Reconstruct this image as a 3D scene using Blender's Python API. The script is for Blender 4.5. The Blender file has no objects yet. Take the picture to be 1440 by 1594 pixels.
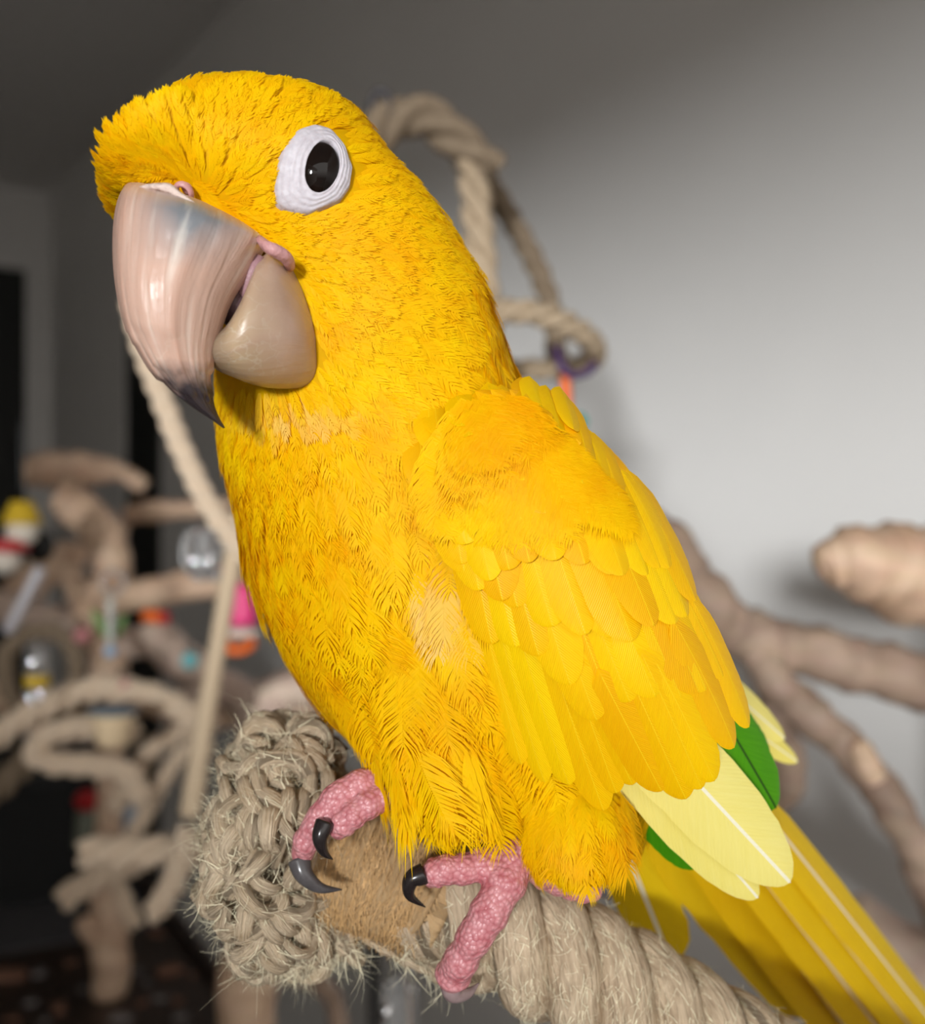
import bpy, bmesh, math, random
import numpy as np
from mathutils import Vector, Matrix
from mathutils.bvhtree import BVHTree

random.seed(7)
RNG = np.random.default_rng(11)
SC = bpy.context.scene
COL = SC.collection
PI = math.pi

# ------------------------------------------------------------------ camera
F = 1738.0                      # focal length in pixels of the 1440x1594 frame
CAM_H = 1.5
cam_d = bpy.data.cameras.new('camera')
cam_d.sensor_fit = 'HORIZONTAL'
cam_d.sensor_width = 36.0
cam_d.lens = 36.0 * F / 1440.0
cam_d.clip_start = 0.01
cam_d.clip_end = 60
cam_d.dof.use_dof = True
cam_d.dof.focus_distance = 0.184
cam_d.dof.aperture_fstop = 14.0
cam = bpy.data.objects.new('camera', cam_d)
COL.objects.link(cam)
cam.location = (0, 0, CAM_H)
cam.rotation_euler = (PI / 2, 0, 0)
SC.camera = cam

# ------------------------------------------------------------------ world, daylight, exposure
W = bpy.data.worlds.new('daylight')
SC.world = W
W.use_nodes = True
wn = W.node_tree.nodes; wl = W.node_tree.links
bgn = wn['Background']
tc = wn.new('ShaderNodeTexCoord'); sx = wn.new('ShaderNodeSeparateXYZ'); rp = wn.new('ShaderNodeValToRGB')
mr = wn.new('ShaderNodeMapRange'); mr.inputs[1].default_value = -1; mr.inputs[2].default_value = 1
wl.new(tc.outputs['Generated'], sx.inputs[0]); wl.new(sx.outputs['Z'], mr.inputs[0]); wl.new(mr.outputs[0], rp.inputs[0])
rp.color_ramp.elements[0].position = 0.42; rp.color_ramp.elements[0].color = (0.14, 0.13, 0.12, 1)
rp.color_ramp.elements[1].position = 0.56; rp.color_ramp.elements[1].color = (1.0, 0.97, 0.92, 1)
wl.new(rp.outputs[0], bgn.inputs['Color'])
bgn.inputs['Strength'].default_value = 2.1

sun_d = bpy.data.lights.new('window_daylight_offscreen', 'SUN')
sun_d.energy = 3.0
sun_d.angle = math.radians(7.0)
sun_d.color = (0.97, 0.99, 1.0)
sun = bpy.data.objects.new('window_daylight_offscreen', sun_d); COL.objects.link(sun)
SUN_DIR = Vector((0.20, 0.95, -0.085)).normalized()
sun.rotation_euler = SUN_DIR.to_track_quat('-Z', 'Y').to_euler()
sun.location = (-1, -4, 2.2)

SC.view_settings.view_transform = 'Standard'
SC.view_settings.look = 'None'
SC.view_settings.gamma = 1.0
SC.view_settings.use_curve_mapping = False
SC.view_settings.exposure = 0.1

# ------------------------------------------------------------------ helpers
def V(px, py, z):
    """photo pixel at depth z (metres in front of the camera) -> world point"""
    return np.array([(px - 720.0) / F * z, z, CAM_H + (797.0 - py) / F * z])

def proj(p):
    p = np.asarray(p)
    return np.stack([720 + F * p[..., 0] / p[..., 1], 797 - F * (p[..., 2] - CAM_H) / p[..., 1]], -1)

def tag(o, label=None, cat=None, group=None, kind=None):
    if label: o['label'] = label
    if cat: o['category'] = cat
    if group: o['group'] = group
    if kind: o['kind'] = kind
    return o

def empty(name, loc):
    o = bpy.data.objects.new(name, None); COL.objects.link(o)
    o.location = [float(v) for v in loc]; o.empty_display_size = 0.02
    return o

def link_mesh(name, me, parent=None):
    o = bpy.data.objects.new(name, me); COL.objects.link(o)
    if parent is not None:
        o.parent = parent
        o.matrix_parent_inverse = world_of(parent).inverted()
    return o

def world_of(o):
    m = Matrix.LocRotScale(o.location, o.rotation_euler, o.scale)
    if o.parent is not None:
        m = world_of(o.parent) @ o.matrix_parent_inverse @ m
    return m

def make_mesh(name, v, f, m=None, smooth=True, attrs=None, uv=None):
    me = bpy.data.meshes.new(name)
    me.from_pydata([tuple(map(float, q)) for q in v], [], [tuple(map(int, q)) for q in f])
    if m is not None:
        for mm in (m if isinstance(m, (list, tuple)) else [m]): me.materials.append(mm)
    if smooth: me.polygons.foreach_set('use_smooth', [True] * len(me.polygons))
    for k, a in (attrs or {}).items():
        at = me.attributes.new(k, 'FLOAT', 'POINT'); at.data.foreach_set('value', np.asarray(a, dtype=np.float32))
    if uv is not None:
        l = me.uv_layers.new(name='UVMap'); idx = np.zeros(len(me.loops), dtype=np.int32)
        me.loops.foreach_get('vertex_index', idx)
        l.data.foreach_set('uv', np.asarray(uv, dtype=np.float32)[idx].ravel())
    me.update()
    return me

def obj(name, v, f, m=None, parent=None, smooth=True, attrs=None, uv=None):
    return link_mesh(name, make_mesh(name, v, f, m, smooth, attrs, uv), parent)

def fast_mesh(name, v, tris, m, attrs=None):
    me = bpy.data.meshes.new(name)
    v = np.asarray(v, dtype=np.float32); t = np.asarray(tris, dtype=np.int32)
    me.vertices.add(len(v)); me.vertices.foreach_set('co', v.ravel())
    me.loops.add(t.size); me.loops.foreach_set('vertex_index', t.ravel())
    me.polygons.add(len(t)); me.polygons.foreach_set('loop_start', np.arange(0, t.size, 3, dtype=np.int32))
    me.polygons.foreach_set('use_smooth', np.ones(len(t), dtype=bool))
    me.materials.append(m)
    for k, a in (attrs or {}).items():
        at = me.attributes.new(k, 'FLOAT', 'POINT'); at.data.foreach_set('value', np.asarray(a, dtype=np.float32))
    me.update(calc_edges=True)
    return me

def box(x0, x1, y0, y1, z0, z1):
    v = [(x, y, z) for z in (z0, z1) for y in (y0, y1) for x in (x0, x1)]
    f = [(0, 2, 3, 1), (4, 5, 7, 6), (0, 1, 5, 4), (2, 6, 7, 3), (0, 4, 6, 2), (1, 3, 7, 5)]
    return v, f

def catmull(pts, n):
    """resample a polyline of points (any dimension) smoothly to n points"""
    P = np.asarray(pts, dtype=float)
    if len(P) == 2: return P[0] + np.linspace(0, 1, n)[:, None] * (P[1] - P[0])
    Q = np.vstack([2 * P[0] - P[1], P, 2 * P[-1] - P[-2]])
    t = np.linspace(0, len(P) - 1 - 1e-9, n); i = t.astype(int); u = (t - i)[:, None]
    a, b, c, d = Q[i], Q[i + 1], Q[i + 2], Q[i + 3]
    return 0.5 * (2 * b + (c - a) * u + (2 * a - 5 * b + 4 * c - d) * u ** 2 + (3 * b - a - 3 * c + d) * u ** 3)

def norm(a): return a / (np.linalg.norm(a, axis=-1, keepdims=True) + 1e-12)

def frames(C, up=(0, -1, 0.001)):
    T = norm(np.gradient(C, axis=0)); N = np.zeros_like(C); n = np.array(up, dtype=float)
    for i in range(len(C)):
        n = n - T[i] * n.dot(T[i]); n /= np.linalg.norm(n) + 1e-12; N[i] = n
    return T, N, np.cross(T, N)

def tube(C, R, ns=12, caps=True, lump=0.0, seed=0, up=(0, -1, 0.001)):
    """tube around curve C with radii R; returns verts, faces, uv"""
    C = np.asarray(C, float); R = np.broadcast_to(np.asarray(R, float), (len(C),)).copy()
    T, N, B = frames(C, up); a = np.arange(ns) * 2 * PI / ns
    rr = np.random.default_rng(seed)
    RR = R[:, None] * np.ones(ns)
    if lump:
        for k in range(1, 5):
            ph = rr.random(3) * 6.28
            RR *= 1 + lump / k * np.sin(np.arange(len(C))[:, None] * (0.5 * k) + ph[0] + np.sin(a * k + ph[1])[None] * 1.3)
    v = C[:, None] + RR[..., None] * (np.cos(a)[None, :, None] * N[:, None] + np.sin(a)[None, :, None] * B[:, None])
    n = len(C); v = v.reshape(-1, 3); f = []
    for i in range(n - 1):
        for j in range(ns):
            k = (j + 1) % ns; f.append((i * ns + j, i * ns + k, (i + 1) * ns + k, (i + 1) * ns + j))
    L = np.concatenate([[0], np.cumsum(np.linalg.norm(np.diff(C, axis=0), axis=1))])
    uv = np.stack([np.tile(np.arange(ns) / ns, n), np.repeat(L, ns)], -1)
    if caps:
        f.append(tuple(reversed(range(ns)))); f.append(tuple((n - 1) * ns + j for j in range(ns)))
    return v, f, uv

def merge(parts):
    vs, fs, us, o = [], [], [], 0
    for p in parts:
        vs.append(np.asarray(p[0])); fs += [tuple(i + o for i in q) for q in p[1]]; o += len(p[0])
        us.append(np.asarray(p[2]) if len(p) > 2 else np.zeros((len(p[0]), 2)))
    return np.vstack(vs), fs, np.vstack(us)

def ellipsoid(c, ax, rad, nu=16, nv=10):
    """ellipsoid with axis vectors ax (3x3 rows) and radii"""
    v = []; f = []
    for i in range(nv + 1):
        th = PI * i / nv
        for j in range(nu):
            ph = 2 * PI * j / nu
            v.append(np.array(c) + rad[0] * math.sin(th) * math.cos(ph) * np.array(ax[0]) + rad[1] * math.sin(th) * math.sin(ph) * np.array(ax[1]) + rad[2] * math.cos(th) * np.array(ax[2]))
    for i in range(nv):
        for j in range(nu):
            k = (j + 1) % nu; f.append((i * nu + j, (i + 1) * nu + j, (i + 1) * nu + k, i * nu + k))
    return np.array(v), f

I3 = np.eye(3)

def rope(C, r, lead, n_strand=3, ns=8, sign=1, step=None):
    """n-strand twisted rope along curve C"""
    C = np.asarray(C, float); T, N, B = frames(C)
    L = np.concatenate([[0], np.cumsum(np.linalg.norm(np.diff(C, axis=0), axis=1))])
    hr = r * 0.54; sr = r * 0.5; out = []
    for k in range(n_strand):
        ph = sign * 2 * PI * L / lead + 2 * PI * k / n_strand
        out.append(tube(C + hr * (np.cos(ph)[:, None] * B + np.sin(ph)[:, None] * N), sr, ns))
    return merge(out)

# ------------------------------------------------------------------ materials
def new_mat(name):
    m = bpy.data.materials.new(name); m.use_nodes = True
    return m, m.node_tree.nodes, m.node_tree.links, m.node_tree.nodes['Principled BSDF']

def nd(nodes, typ, **kw):
    n = nodes.new(typ)
    for k, v in kw.items():
        if k.startswith('i_'):
            key = k[2:]
            n.inputs[int(key) if key.isdigit() else key].default_value = v
        else: setattr(n, k, v)
    return n

def c4(c): return (c[0], c[1], c[2], 1.0)

def mixrgb(nodes, links, fac, a, b, blend='MIX'):
    n = nodes.new('ShaderNodeMix'); n.data_type = 'RGBA'; n.blend_type = blend
    for sock, val in ((n.inputs[0], fac), (n.inputs[6], a), (n.inputs[7], b)):
        if hasattr(val, 'default_value') or hasattr(val, 'is_linked'): links.new(val, sock)
        else: sock.default_value = val if isinstance(val, float) else c4(val)
    return n.outputs[2]

def mth(nodes, links, op, a, b=None, clamp=False):
    n = nodes.new('ShaderNodeMath'); n.operation = op; n.use_clamp = clamp
    for i, val in enumerate((a, b)):
        if val is None: continue
        if isinstance(val, (int, float)): n.inputs[i].default_value = val
        else: links.new(val, n.inputs[i])
    return n.outputs[0]

def plain(name, col, rough=0.6, var=0.12, scale=40.0, bump=0.0, spec=0.4, metal=0.0, trans=0.0, ior=1.45, stretch=None):
    """a colour with a little procedural mottling"""
    m, n, l, p = new_mat(name)
    t = nd(n, 'ShaderNodeTexCoord'); nz = nd(n, 'ShaderNodeTexNoise', i_Scale=scale, i_Detail=4.0)
    if stretch:
        mp = nd(n, 'ShaderNodeMapping'); mp.inputs['Scale'].default_value = stretch
        l.new(t.outputs['Object'], mp.inputs[0]); l.new(mp.outputs[0], nz.inputs['Vector'])
    else: l.new(t.outputs['Object'], nz.inputs['Vector'])
    lo = [max(0, c * (1 - var)) for c in col]; hi = [min(1, c * (1 + var)) for c in col]
    l.new(mixrgb(n, l, nz.outputs[0], lo, hi), p.inputs['Base Color'])
    p.inputs['Roughness'].default_value = rough; p.inputs['Specular IOR Level'].default_value = spec
    p.inputs['Metallic'].default_value = metal; p.inputs['Transmission Weight'].default_value = trans; p.inputs['IOR'].default_value = ior
    if bump:
        b = nd(n, 'ShaderNodeBump', i_Strength=bump, i_Distance=0.002); l.new(nz.outputs[0], b.inputs['Height']); l.new(b.outputs[0], p.inputs['Normal'])
    return m

M = {}
M['wall'] = plain('wall_paint', (0.755, 0.74, 0.72), 0.75, 0.03, 8, 0.03)
M['ceiling'] = plain('ceiling_paint', (0.755, 0.74, 0.72), 0.8, 0.03, 8)
M['floor'] = plain('floor_wood', (0.10, 0.075, 0.06), 0.5, 0.3, 6, stretch=(1, 12, 1))
M['dark_panel'] = plain('near_black_panel', (0.012, 0.012, 0.011), 0.5, 0.2, 10)
M['frame'] = plain('door_frame_paint', (0.755, 0.74, 0.72), 0.6, 0.04, 12)
M['wood'] = None

def wood_mat(name, a, b, rough=0.6, sc=26.0):
    m, n, l, p = new_mat(name)
    t = nd(n, 'ShaderNodeTexCoord'); n1 = nd(n, 'ShaderNodeTexNoise', i_Scale=sc, i_Detail=6.0, i_Distortion=0.6)
    n2 = nd(n, 'ShaderNodeTexNoise', i_Scale=sc * 5, i_Detail=3.0)
    mp = nd(n, 'ShaderNodeMapping'); mp.inputs['Scale'].default_value = (0.5, 1.0, 1.6)
    l.new(t.outputs['Object'], mp.inputs[0]); l.new(mp.outputs[0], n1.inputs['Vector']); l.new(mp.outputs[0], n2.inputs['Vector'])
    r = nd(n, 'ShaderNodeValToRGB'); r.color_ramp.elements[0].position = 0.36; r.color_ramp.elements[1].position = 0.66
    r.color_ramp.elements[0].color = c4(a); r.color_ramp.elements[1].color = c4(b); l.new(n1.outputs[0], r.inputs[0])
    l.new(mixrgb(n, l, 0.18, r.outputs[0], n2.outputs[1], 'MULTIPLY'), p.inputs['Base Color'])
    p.inputs['Roughness'].default_value = rough
    bm_ = nd(n, 'ShaderNodeBump', i_Strength=0.35, i_Distance=0.002); l.new(n2.outputs[0], bm_.inputs['Height']); l.new(bm_.outputs[0], p.inputs['Normal'])
    return m

M['java'] = wood_mat('java_wood', (0.46, 0.29, 0.19), (0.74, 0.53, 0.37))
M['java_pale'] = wood_mat('java_wood_pale', (0.52, 0.38, 0.30), (0.74, 0.58, 0.47))
M['java_dark'] = wood_mat('java_wood_dark', (0.30, 0.165, 0.09), (0.50, 0.30, 0.17))
M['java_grey'] = wood_mat('driftwood', (0.24, 0.16, 0.115), (0.44, 0.315, 0.235))

def rope_mat(name, a, b, bs=0.6):
    m, n, l, p = new_mat(name)
    u = nd(n, 'ShaderNodeUVMap'); t = nd(n, 'ShaderNodeTexCoord')
    mp = nd(n, 'ShaderNodeMapping'); mp.inputs['Scale'].default_value = (26.0, 150.0, 1.0); mp.inputs['Rotation'].default_value = (0, 0, 0.0)
    # fibres run slightly across the strand
    sk = nd(n, 'ShaderNodeVectorMath', operation='ADD')
    l.new(u.outputs[0], mp.inputs[0])
    n1 = nd(n, 'ShaderNodeTexNoise', i_Scale=1.6, i_Detail=5.0, i_Distortion=0.5); l.new(mp.outputs[0], n1.inputs['Vector'])
    n2 = nd(n, 'ShaderNodeTexNoise', i_Scale=220.0, i_Detail=3.0); l.new(t.outputs['Object'], n2.inputs['Vector'])
    r = nd(n, 'ShaderNodeValToRGB'); r.color_ramp.elements[0].position = 0.30; r.color_ramp.elements[1].position = 0.70
    r.color_ramp.elements[0].color = c4(a); r.color_ramp.elements[1].color = c4(b)
    mx = mth(n, l, 'ADD', mth(n, l, 'MULTIPLY', n1.outputs[0], 0.6), mth(n, l, 'MULTIPLY', n2.outputs[0], 0.4))
    l.new(mx, r.inputs[0]); l.new(r.outputs[0], p.inputs['Base Color'])
    p.inputs['Roughness'].default_value = 0.85; p.inputs['Specular IOR Level'].default_value = 0.2
    bmp = nd(n, 'ShaderNodeBump', i_Strength=bs, i_Distance=0.0012); l.new(n1.outputs[0], bmp.inputs['Height']); l.new(bmp.outputs[0], p.inputs['Normal'])
    return m

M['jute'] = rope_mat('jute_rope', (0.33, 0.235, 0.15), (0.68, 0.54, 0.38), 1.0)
M['jute_pale'] = rope_mat('jute_yarn_pale', (0.46, 0.33, 0.20), (0.82, 0.67, 0.49), 1.0)
M['jute_gold'] = rope_mat('jute_binding', (0.36, 0.22, 0.10), (0.58, 0.40, 0.22))
M['cotton'] = rope_mat('cotton_rope', (0.56, 0.43, 0.31), (0.80, 0.65, 0.49))
M['rope_brown'] = rope_mat('brown_rope', (0.16, 0.115, 0.075), (0.30, 0.23, 0.16))

# ------------------------------------------------------------------ the room
# the long wall runs from the right edge of the picture away to the left; everything else is square to it
A0 = np.array([-0.44, 2.18]); D = norm(np.array([-0.85, 1.32])); NO = np.array([D[1], -D[0]])   # NO points out of the room
NO = NO if NO.dot(A0) > 0 else -NO
def W2(s, o, z): q = A0 + D * s + NO * o; return (q[0], q[1], z)
FLOOR, CEIL = 0.0, 2.5
S_FAR, S_NEAR, WIDTH = 1.57, -4.2, 2.6

def wall_panel(name, pts_uv, thick_dir, m, parent=None):
    """a wall made of boxes given in wall coordinates"""
    vs, fs = [], []
    for q in pts_uv:
        o = len(vs)
        (s0, s1, o0, o1, z0, z1) = q
        vv = [W2(s, oo, z) for z in (z0, z1) for oo in (o0, o1) for s in (s0, s1)]
        vs += vv
        fs += [tuple(i + o for i in f) for f in [(0, 2, 3, 1), (4, 5, 7, 6), (0, 1, 5, 4), (2, 6, 7, 3), (0, 4, 6, 2), (1, 3, 7, 5)]]
    return obj(name, vs, fs, m, parent, smooth=False)

DS0, DS1, DTOP = 0.475, 0.765, 2.055                    # gap in the long wall, filled by a near-black panel
o = wall_panel('wall_right', [(S_NEAR, DS0, 0, .12, FLOOR, CEIL), (DS1, S_FAR + .12, 0, .12, FLOOR, CEIL), (DS0, DS1, 0, .12, DTOP, CEIL)], 0, M['wall']); tag(o, kind='structure')
o = wall_panel('dark_panel_1', [(DS0, DS1, .004, .06, FLOOR, DTOP)], 0, M['dark_panel']); tag(o, kind='structure')
FD = -0.075                                              # far wall: near-black panel from here to the left
o = wall_panel('wall_far', [(S_FAR, S_FAR + .12, FD, 0, FLOOR, CEIL), (S_FAR, S_FAR + .12, -WIDTH, -1.0, FLOOR, CEIL), (S_FAR, S_FAR + .12, -1.0, FD, 2.25, CEIL)], 0, M['frame']); tag(o, kind='structure')
o = wall_panel('dark_panel_2', [(S_FAR + .004, S_FAR + .06, -1.0, FD, FLOOR, 2.25)], 0, M['dark_panel']); tag(o, kind='structure')
o = wall_panel('ceiling', [(S_NEAR, S_FAR + .12, -WIDTH - .12, .12, CEIL, CEIL + .1)], 0, M['ceiling']); tag(o, kind='structure')
o = wall_panel('floor', [(S_NEAR, S_FAR + .12, -WIDTH - .12, .12, FLOOR - .1, FLOOR)], 0, M['floor']); tag(o, kind='structure')
# window wall opposite: daylight enters between sill and head
SILL, HEAD = 1.595, 2.09
o = wall_panel('wall_left', [(S_NEAR - 3, S_FAR + .12, -WIDTH - .12, -WIDTH, FLOOR, SILL), (S_NEAR - 3, S_FAR + .12, -WIDTH - .12, -WIDTH, HEAD, CEIL),
                             (-3.0, S_FAR + .12, -WIDTH - .12, -WIDTH, SILL, HEAD)], 0, M['wall']); tag(o, kind='structure')

# ================================================================== the parrot
def feather_mat(name, deep, light, down=(0.90, 0.85, 0.66), scale=90.0, transl=0.34):
    m, n, l, p = new_mat(name)
    out = n['Material Output']
    t = nd(n, 'ShaderNodeTexCoord')
    nz = nd(n, 'ShaderNodeTexNoise', i_Scale=scale, i_Detail=3.0); l.new(t.outputs['Object'], nz.inputs['Vector'])
    at = nd(n, 'ShaderNodeAttribute'); at.attribute_name = 'tint'
    dn = nd(n, 'ShaderNodeAttribute'); dn.attribute_name = 'down'
    fac = mth(n, l, 'ADD', mth(n, l, 'MULTIPLY', at.outputs['Fac'], 0.62), mth(n, l, 'MULTIPLY', mth(n, l, 'SUBTRACT', nz.outputs[0], 0.34), 1.25), clamp=True)
    col = mixrgb(n, l, fac, deep, light)
    col = mixrgb(n, l, dn.outputs['Fac'], col, down)
    l.new(col, p.inputs['Base Color'])
    p.inputs['Roughness'].default_value = 0.55; p.inputs['Specular IOR Level'].default_value = 0.10
    tr = nd(n, 'ShaderNodeBsdfTranslucent'); l.new(col, tr.inputs['Color'])
    mx = nd(n, 'ShaderNodeMixShader', i_0=transl); l.new(p.outputs[0], mx.inputs[1]); l.new(tr.outputs[0], mx.inputs[2]); l.new(mx.outputs[0], out.inputs['Surface'])
    return m

Y_DEEP, Y_LIGHT = (0.91, 0.455, 0.0003), (0.98, 0.70, 0.001)
M['plume'] = feather_mat('yellow_plumage', Y_DEEP, Y_LIGHT)

def blade_mat(name, deep, light, shaft, shaft_w=0.03, edge=None, transl=0.2, rough=0.42, dark_vane=None):
    """vane of a large feather: fine barb lines slanting away from the shaft"""
    m, n, l, p = new_mat(name); out = n['Material Output']
    u = nd(n, 'ShaderNodeUVMap'); sp = nd(n, 'ShaderNodeSeparateXYZ'); l.new(u.outputs[0], sp.inputs[0])
    oi = nd(n, 'ShaderNodeObjectInfo'); t = nd(n, 'ShaderNodeTexCoord')
    au = mth(n, l, 'ABSOLUTE', sp.outputs[0])
    ph = mth(n, l, 'SUBTRACT', mth(n, l, 'MULTIPLY', sp.outputs[1], 46.0), mth(n, l, 'MULTIPLY', au, 11.0))
    nz = nd(n, 'ShaderNodeTexNoise', i_Scale=1.0, i_Detail=2.0)
    cb = nd(n, 'ShaderNodeCombineXYZ'); l.new(ph, cb.inputs[0]); l.new(mth(n, l, 'MULTIPLY', au, 1.2), cb.inputs[1]); l.new(mth(n, l, 'MULTIPLY', oi.outputs['Random'], 40.0), cb.inputs[2])
    l.new(cb.outputs[0], nz.inputs['Vector'])
    wv = mth(n, l, 'SINE', mth(n, l, 'MULTIPLY', ph, 6.28))
    big = nd(n, 'ShaderNodeTexNoise', i_Scale=60.0, i_Detail=2.0); l.new(t.outputs['Object'], big.inputs['Vector'])
    geo = nd(n, 'ShaderNodeNewGeometry')
    l.new(geo.outputs['Position'], big.inputs['Vector'])
    fac = mth(n, l, 'ADD', mth(n, l, 'MULTIPLY', nz.outputs[0], 0.45), mth(n, l, 'ADD', mth(n, l, 'MULTIPLY', big.outputs[0], 0.5), mth(n, l, 'MULTIPLY', mth(n, l, 'SUBTRACT', oi.outputs['Random'], 0.5), 0.75)), clamp=True)
    col = mixrgb(n, l, fac, deep, light)
    if edge is not None:
        e = mth(n, l, 'MULTIPLY', mth(n, l, 'SUBTRACT', au, 0.55), 2.4, clamp=True); col = mixrgb(n, l, e, col, edge)
    if dark_vane is not None:
        e = mth(n, l, 'GREATER_THAN', sp.outputs[0], 0.0); col = mixrgb(n, l, mth(n, l, 'MULTIPLY', e, 0.8), col, dark_vane)
    sh = mth(n, l, 'LESS_THAN', au, shaft_w)
    col = mixrgb(n, l, sh, col, shaft)
    l.new(col, p.inputs['Base Color']); p.inputs['Roughness'].default_value = rough; p.inputs['Specular IOR Level'].default_value = 0.16
    h = mth(n, l, 'ADD', mth(n, l, 'MULTIPLY', wv, 0.5), nz.outputs[0])
    bp = nd(n, 'ShaderNodeBump', i_Strength=0.22, i_Distance=0.0003); l.new(h, bp.inputs['Height']); l.new(bp.outputs[0], p.inputs['Normal'])
    tr = nd(n, 'ShaderNodeBsdfTranslucent'); l.new(col, tr.inputs['Color'])
    mx = nd(n, 'ShaderNodeMixShader', i_0=transl); l.new(p.outputs[0], mx.inputs[1]); l.new(tr.outputs[0], mx.inputs[2]); l.new(mx.outputs[0], out.inputs['Surface'])
    return m

M['covert'] = blade_mat('wing_covert', (0.86, 0.42, 0.0008), (0.97, 0.66, 0.002), (0.94, 0.62, 0.01), 0.02)
M['scap'] = blade_mat('scapular_orange_shade', (0.82, 0.33, 0.002), (0.93, 0.50, 0.002), (0.90, 0.5, 0.01), 0.02)  # feather's own tone, with shade and light through the vanes painted into the orange
M['primary'] = blade_mat('pale_primary', (0.80, 0.66, 0.10), (0.90, 0.80, 0.26), (0.92, 0.88, 0.70), 0.04, rough=0.3)
M['green'] = blade_mat('green_primary', (0.04, 0.22, 0.002), (0.13, 0.44, 0.005), (0.02, 0.07, 0.005), 0.04, rough=0.4)
M['green_dark'] = blade_mat('dark_green_primary', (0.006, 0.045, 0.004), (0.02, 0.13, 0.006), (0.01, 0.03, 0.005), 0.04, rough=0.4)
M['tail'] = blade_mat('tail_yellow', (0.72, 0.44, 0.004), (0.88, 0.60, 0.01), (0.90, 0.80, 0.58), 0.07, transl=0.3)
M['tail_dark'] = blade_mat('tail_amber', (0.60, 0.27, 0.003), (0.80, 0.45, 0.004), (0.86, 0.72, 0.50), 0.07, transl=0.3)

def loft(stations, ns=40, n=60, sup=2.0):
    """closed body through stations (Lx,Ly,Rx,Ry,zc,t): left/right outline pixels, centre depth, half thickness"""
    S = catmull(np.array(stations, float), n)
    a = np.arange(ns) * 2 * PI / ns; v = []
    ca, sa = np.cos(a), np.sin(a)
    cx = np.sign(ca) * np.abs(ca) ** (2 / sup); cy = np.sign(sa) * np.abs(sa) ** (2 / sup)
    for s in S:
        Lp, Rp = V(s[0], s[1], s[4]), V(s[2], s[3], s[4]); c = (Lp + Rp) / 2; h = (Rp - Lp) / 2
        for j in range(ns): v.append(c + h * cx[j] + np.array([0, 1.0, 0]) * s[5] * cy[j])
    f = []
    for i in range(n - 1):
        for j in range(ns):
            k = (j + 1) % ns; f.append((i * ns + j, i * ns + k, (i + 1) * ns + k, (i + 1) * ns + j))
    f.append(tuple(reversed(range(ns)))); f.append(tuple((n - 1) * ns + j for j in range(ns)))
    uv = np.stack([np.tile(np.arange(ns) / ns, n), np.repeat(np.arange(n) / (n - 1), ns)], -1)
    return np.array(v), f, uv

BODY = [(300,158,380,149,.200,.006),(242,198,470,160,.200,.017),(194,246,554,180,.200,.0225),(166,285,592,230,.200,.025),
        (180,338,634,278,.200,.026),(232,378,682,330,.202,.026),(300,440,724,402,.204,.026),(345,510,760,470,.206,.0265),
        (340,580,782,540,.208,.0275),(344,650,806,605,.211,.0285),(356,730,836,665,.213,.0300),(378,810,892,735,.214,.0312),
        (397,900,940,822,.215,.0315),(438,1000,985,920,.216,.0312),(505,1085,1012,1020,.217,.030),(578,1150,1022,1110,.219,.0275),
        (655,1200,1022,1185,.221,.024),(735,1240,1005,1250,.223,.020),(810,1272,980,1300,.226,.015),(880,1300,955,1315,.229,.006)]

def remeshed(parts, voxel, smooth_it):
    v, f, _ = merge(parts)
    me = make_mesh('tmp', v, f); o = bpy.data.objects.new('tmp', me); COL.objects.link(o)
    r = o.modifiers.new('r', 'REMESH'); r.mode = 'VOXEL'; r.voxel_size = voxel
    s = o.modifiers.new('s', 'SMOOTH'); s.factor = 0.5; s.iterations = smooth_it
    dg = bpy.context.evaluated_depsgraph_get(); dg.update()
    ev = o.evaluated_get(dg); m2 = bpy.data.meshes.new_from_object(ev)
    bpy.data.objects.remove(o); bpy.data.meshes.remove(me)
    m2.polygons.foreach_set('use_smooth', [True] * len(m2.polygons))
    return m2

def px_ell(px, py, z, rx, ry, t, rot=0.0):
    c = V(px, py, z); k = z / F; ca, sa = math.cos(rot), math.sin(rot)
    return ellipsoid(c, [(ca, 0, sa), (-sa, 0, ca), (0, 1, 0)], (rx * k, ry * k, t), 24, 16)

parrot = empty('parrot', V(720, 1330, .218))
tag(parrot, 'golden yellow parrot with hooked horn beak and pink feet, perched on thick jute rope', 'parrot')

body_me = remeshed([loft(BODY), px_ell(888, 1262, .203, 84, 84, .0135), px_ell(690, 1130, .205, 135, 105, .018, -.4), px_ell(288, 256, .190, 120, 70, .0185, .34)], .0013, 16)
body_me.name = 'body'
body_me.materials.clear(); body_me.materials.append(M['plume'])
body = link_mesh('body', body_me, parrot)
bv = np.zeros(len(body_me.vertices) * 3); body_me.vertices.foreach_get('co', bv); bv = bv.reshape(-1, 3)
BVH = BVHTree.FromPolygons([tuple(q) for q in bv], [tuple(p.vertices) for p in body_me.polygons])
CAMP = Vector((0, 0, CAM_H))
def hit(px, py):
    d = Vector(V(px, py, 1.0)) - CAMP
    loc, nor, _, _ = BVH.ray_cast(CAMP, d.normalized())
    if loc is None: return None, None
    nor = np.array(nor); nor = nor if nor.dot(np.array(d)) < 0 else -nor
    return np.array(loc), nor

def in_poly(P, poly):
    x, y = P[:, 0], P[:, 1]; c = np.zeros(len(P), bool); q = np.array(poly, float)
    for i in range(len(q)):
        x1, y1 = q[i]; x2, y2 = q[i - 1]
        k = ((y1 > y) != (y2 > y)) & (x < (x2 - x1) * (y - y1) / (y2 - y1 + 1e-9) + x1); c ^= k
    return c

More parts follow.
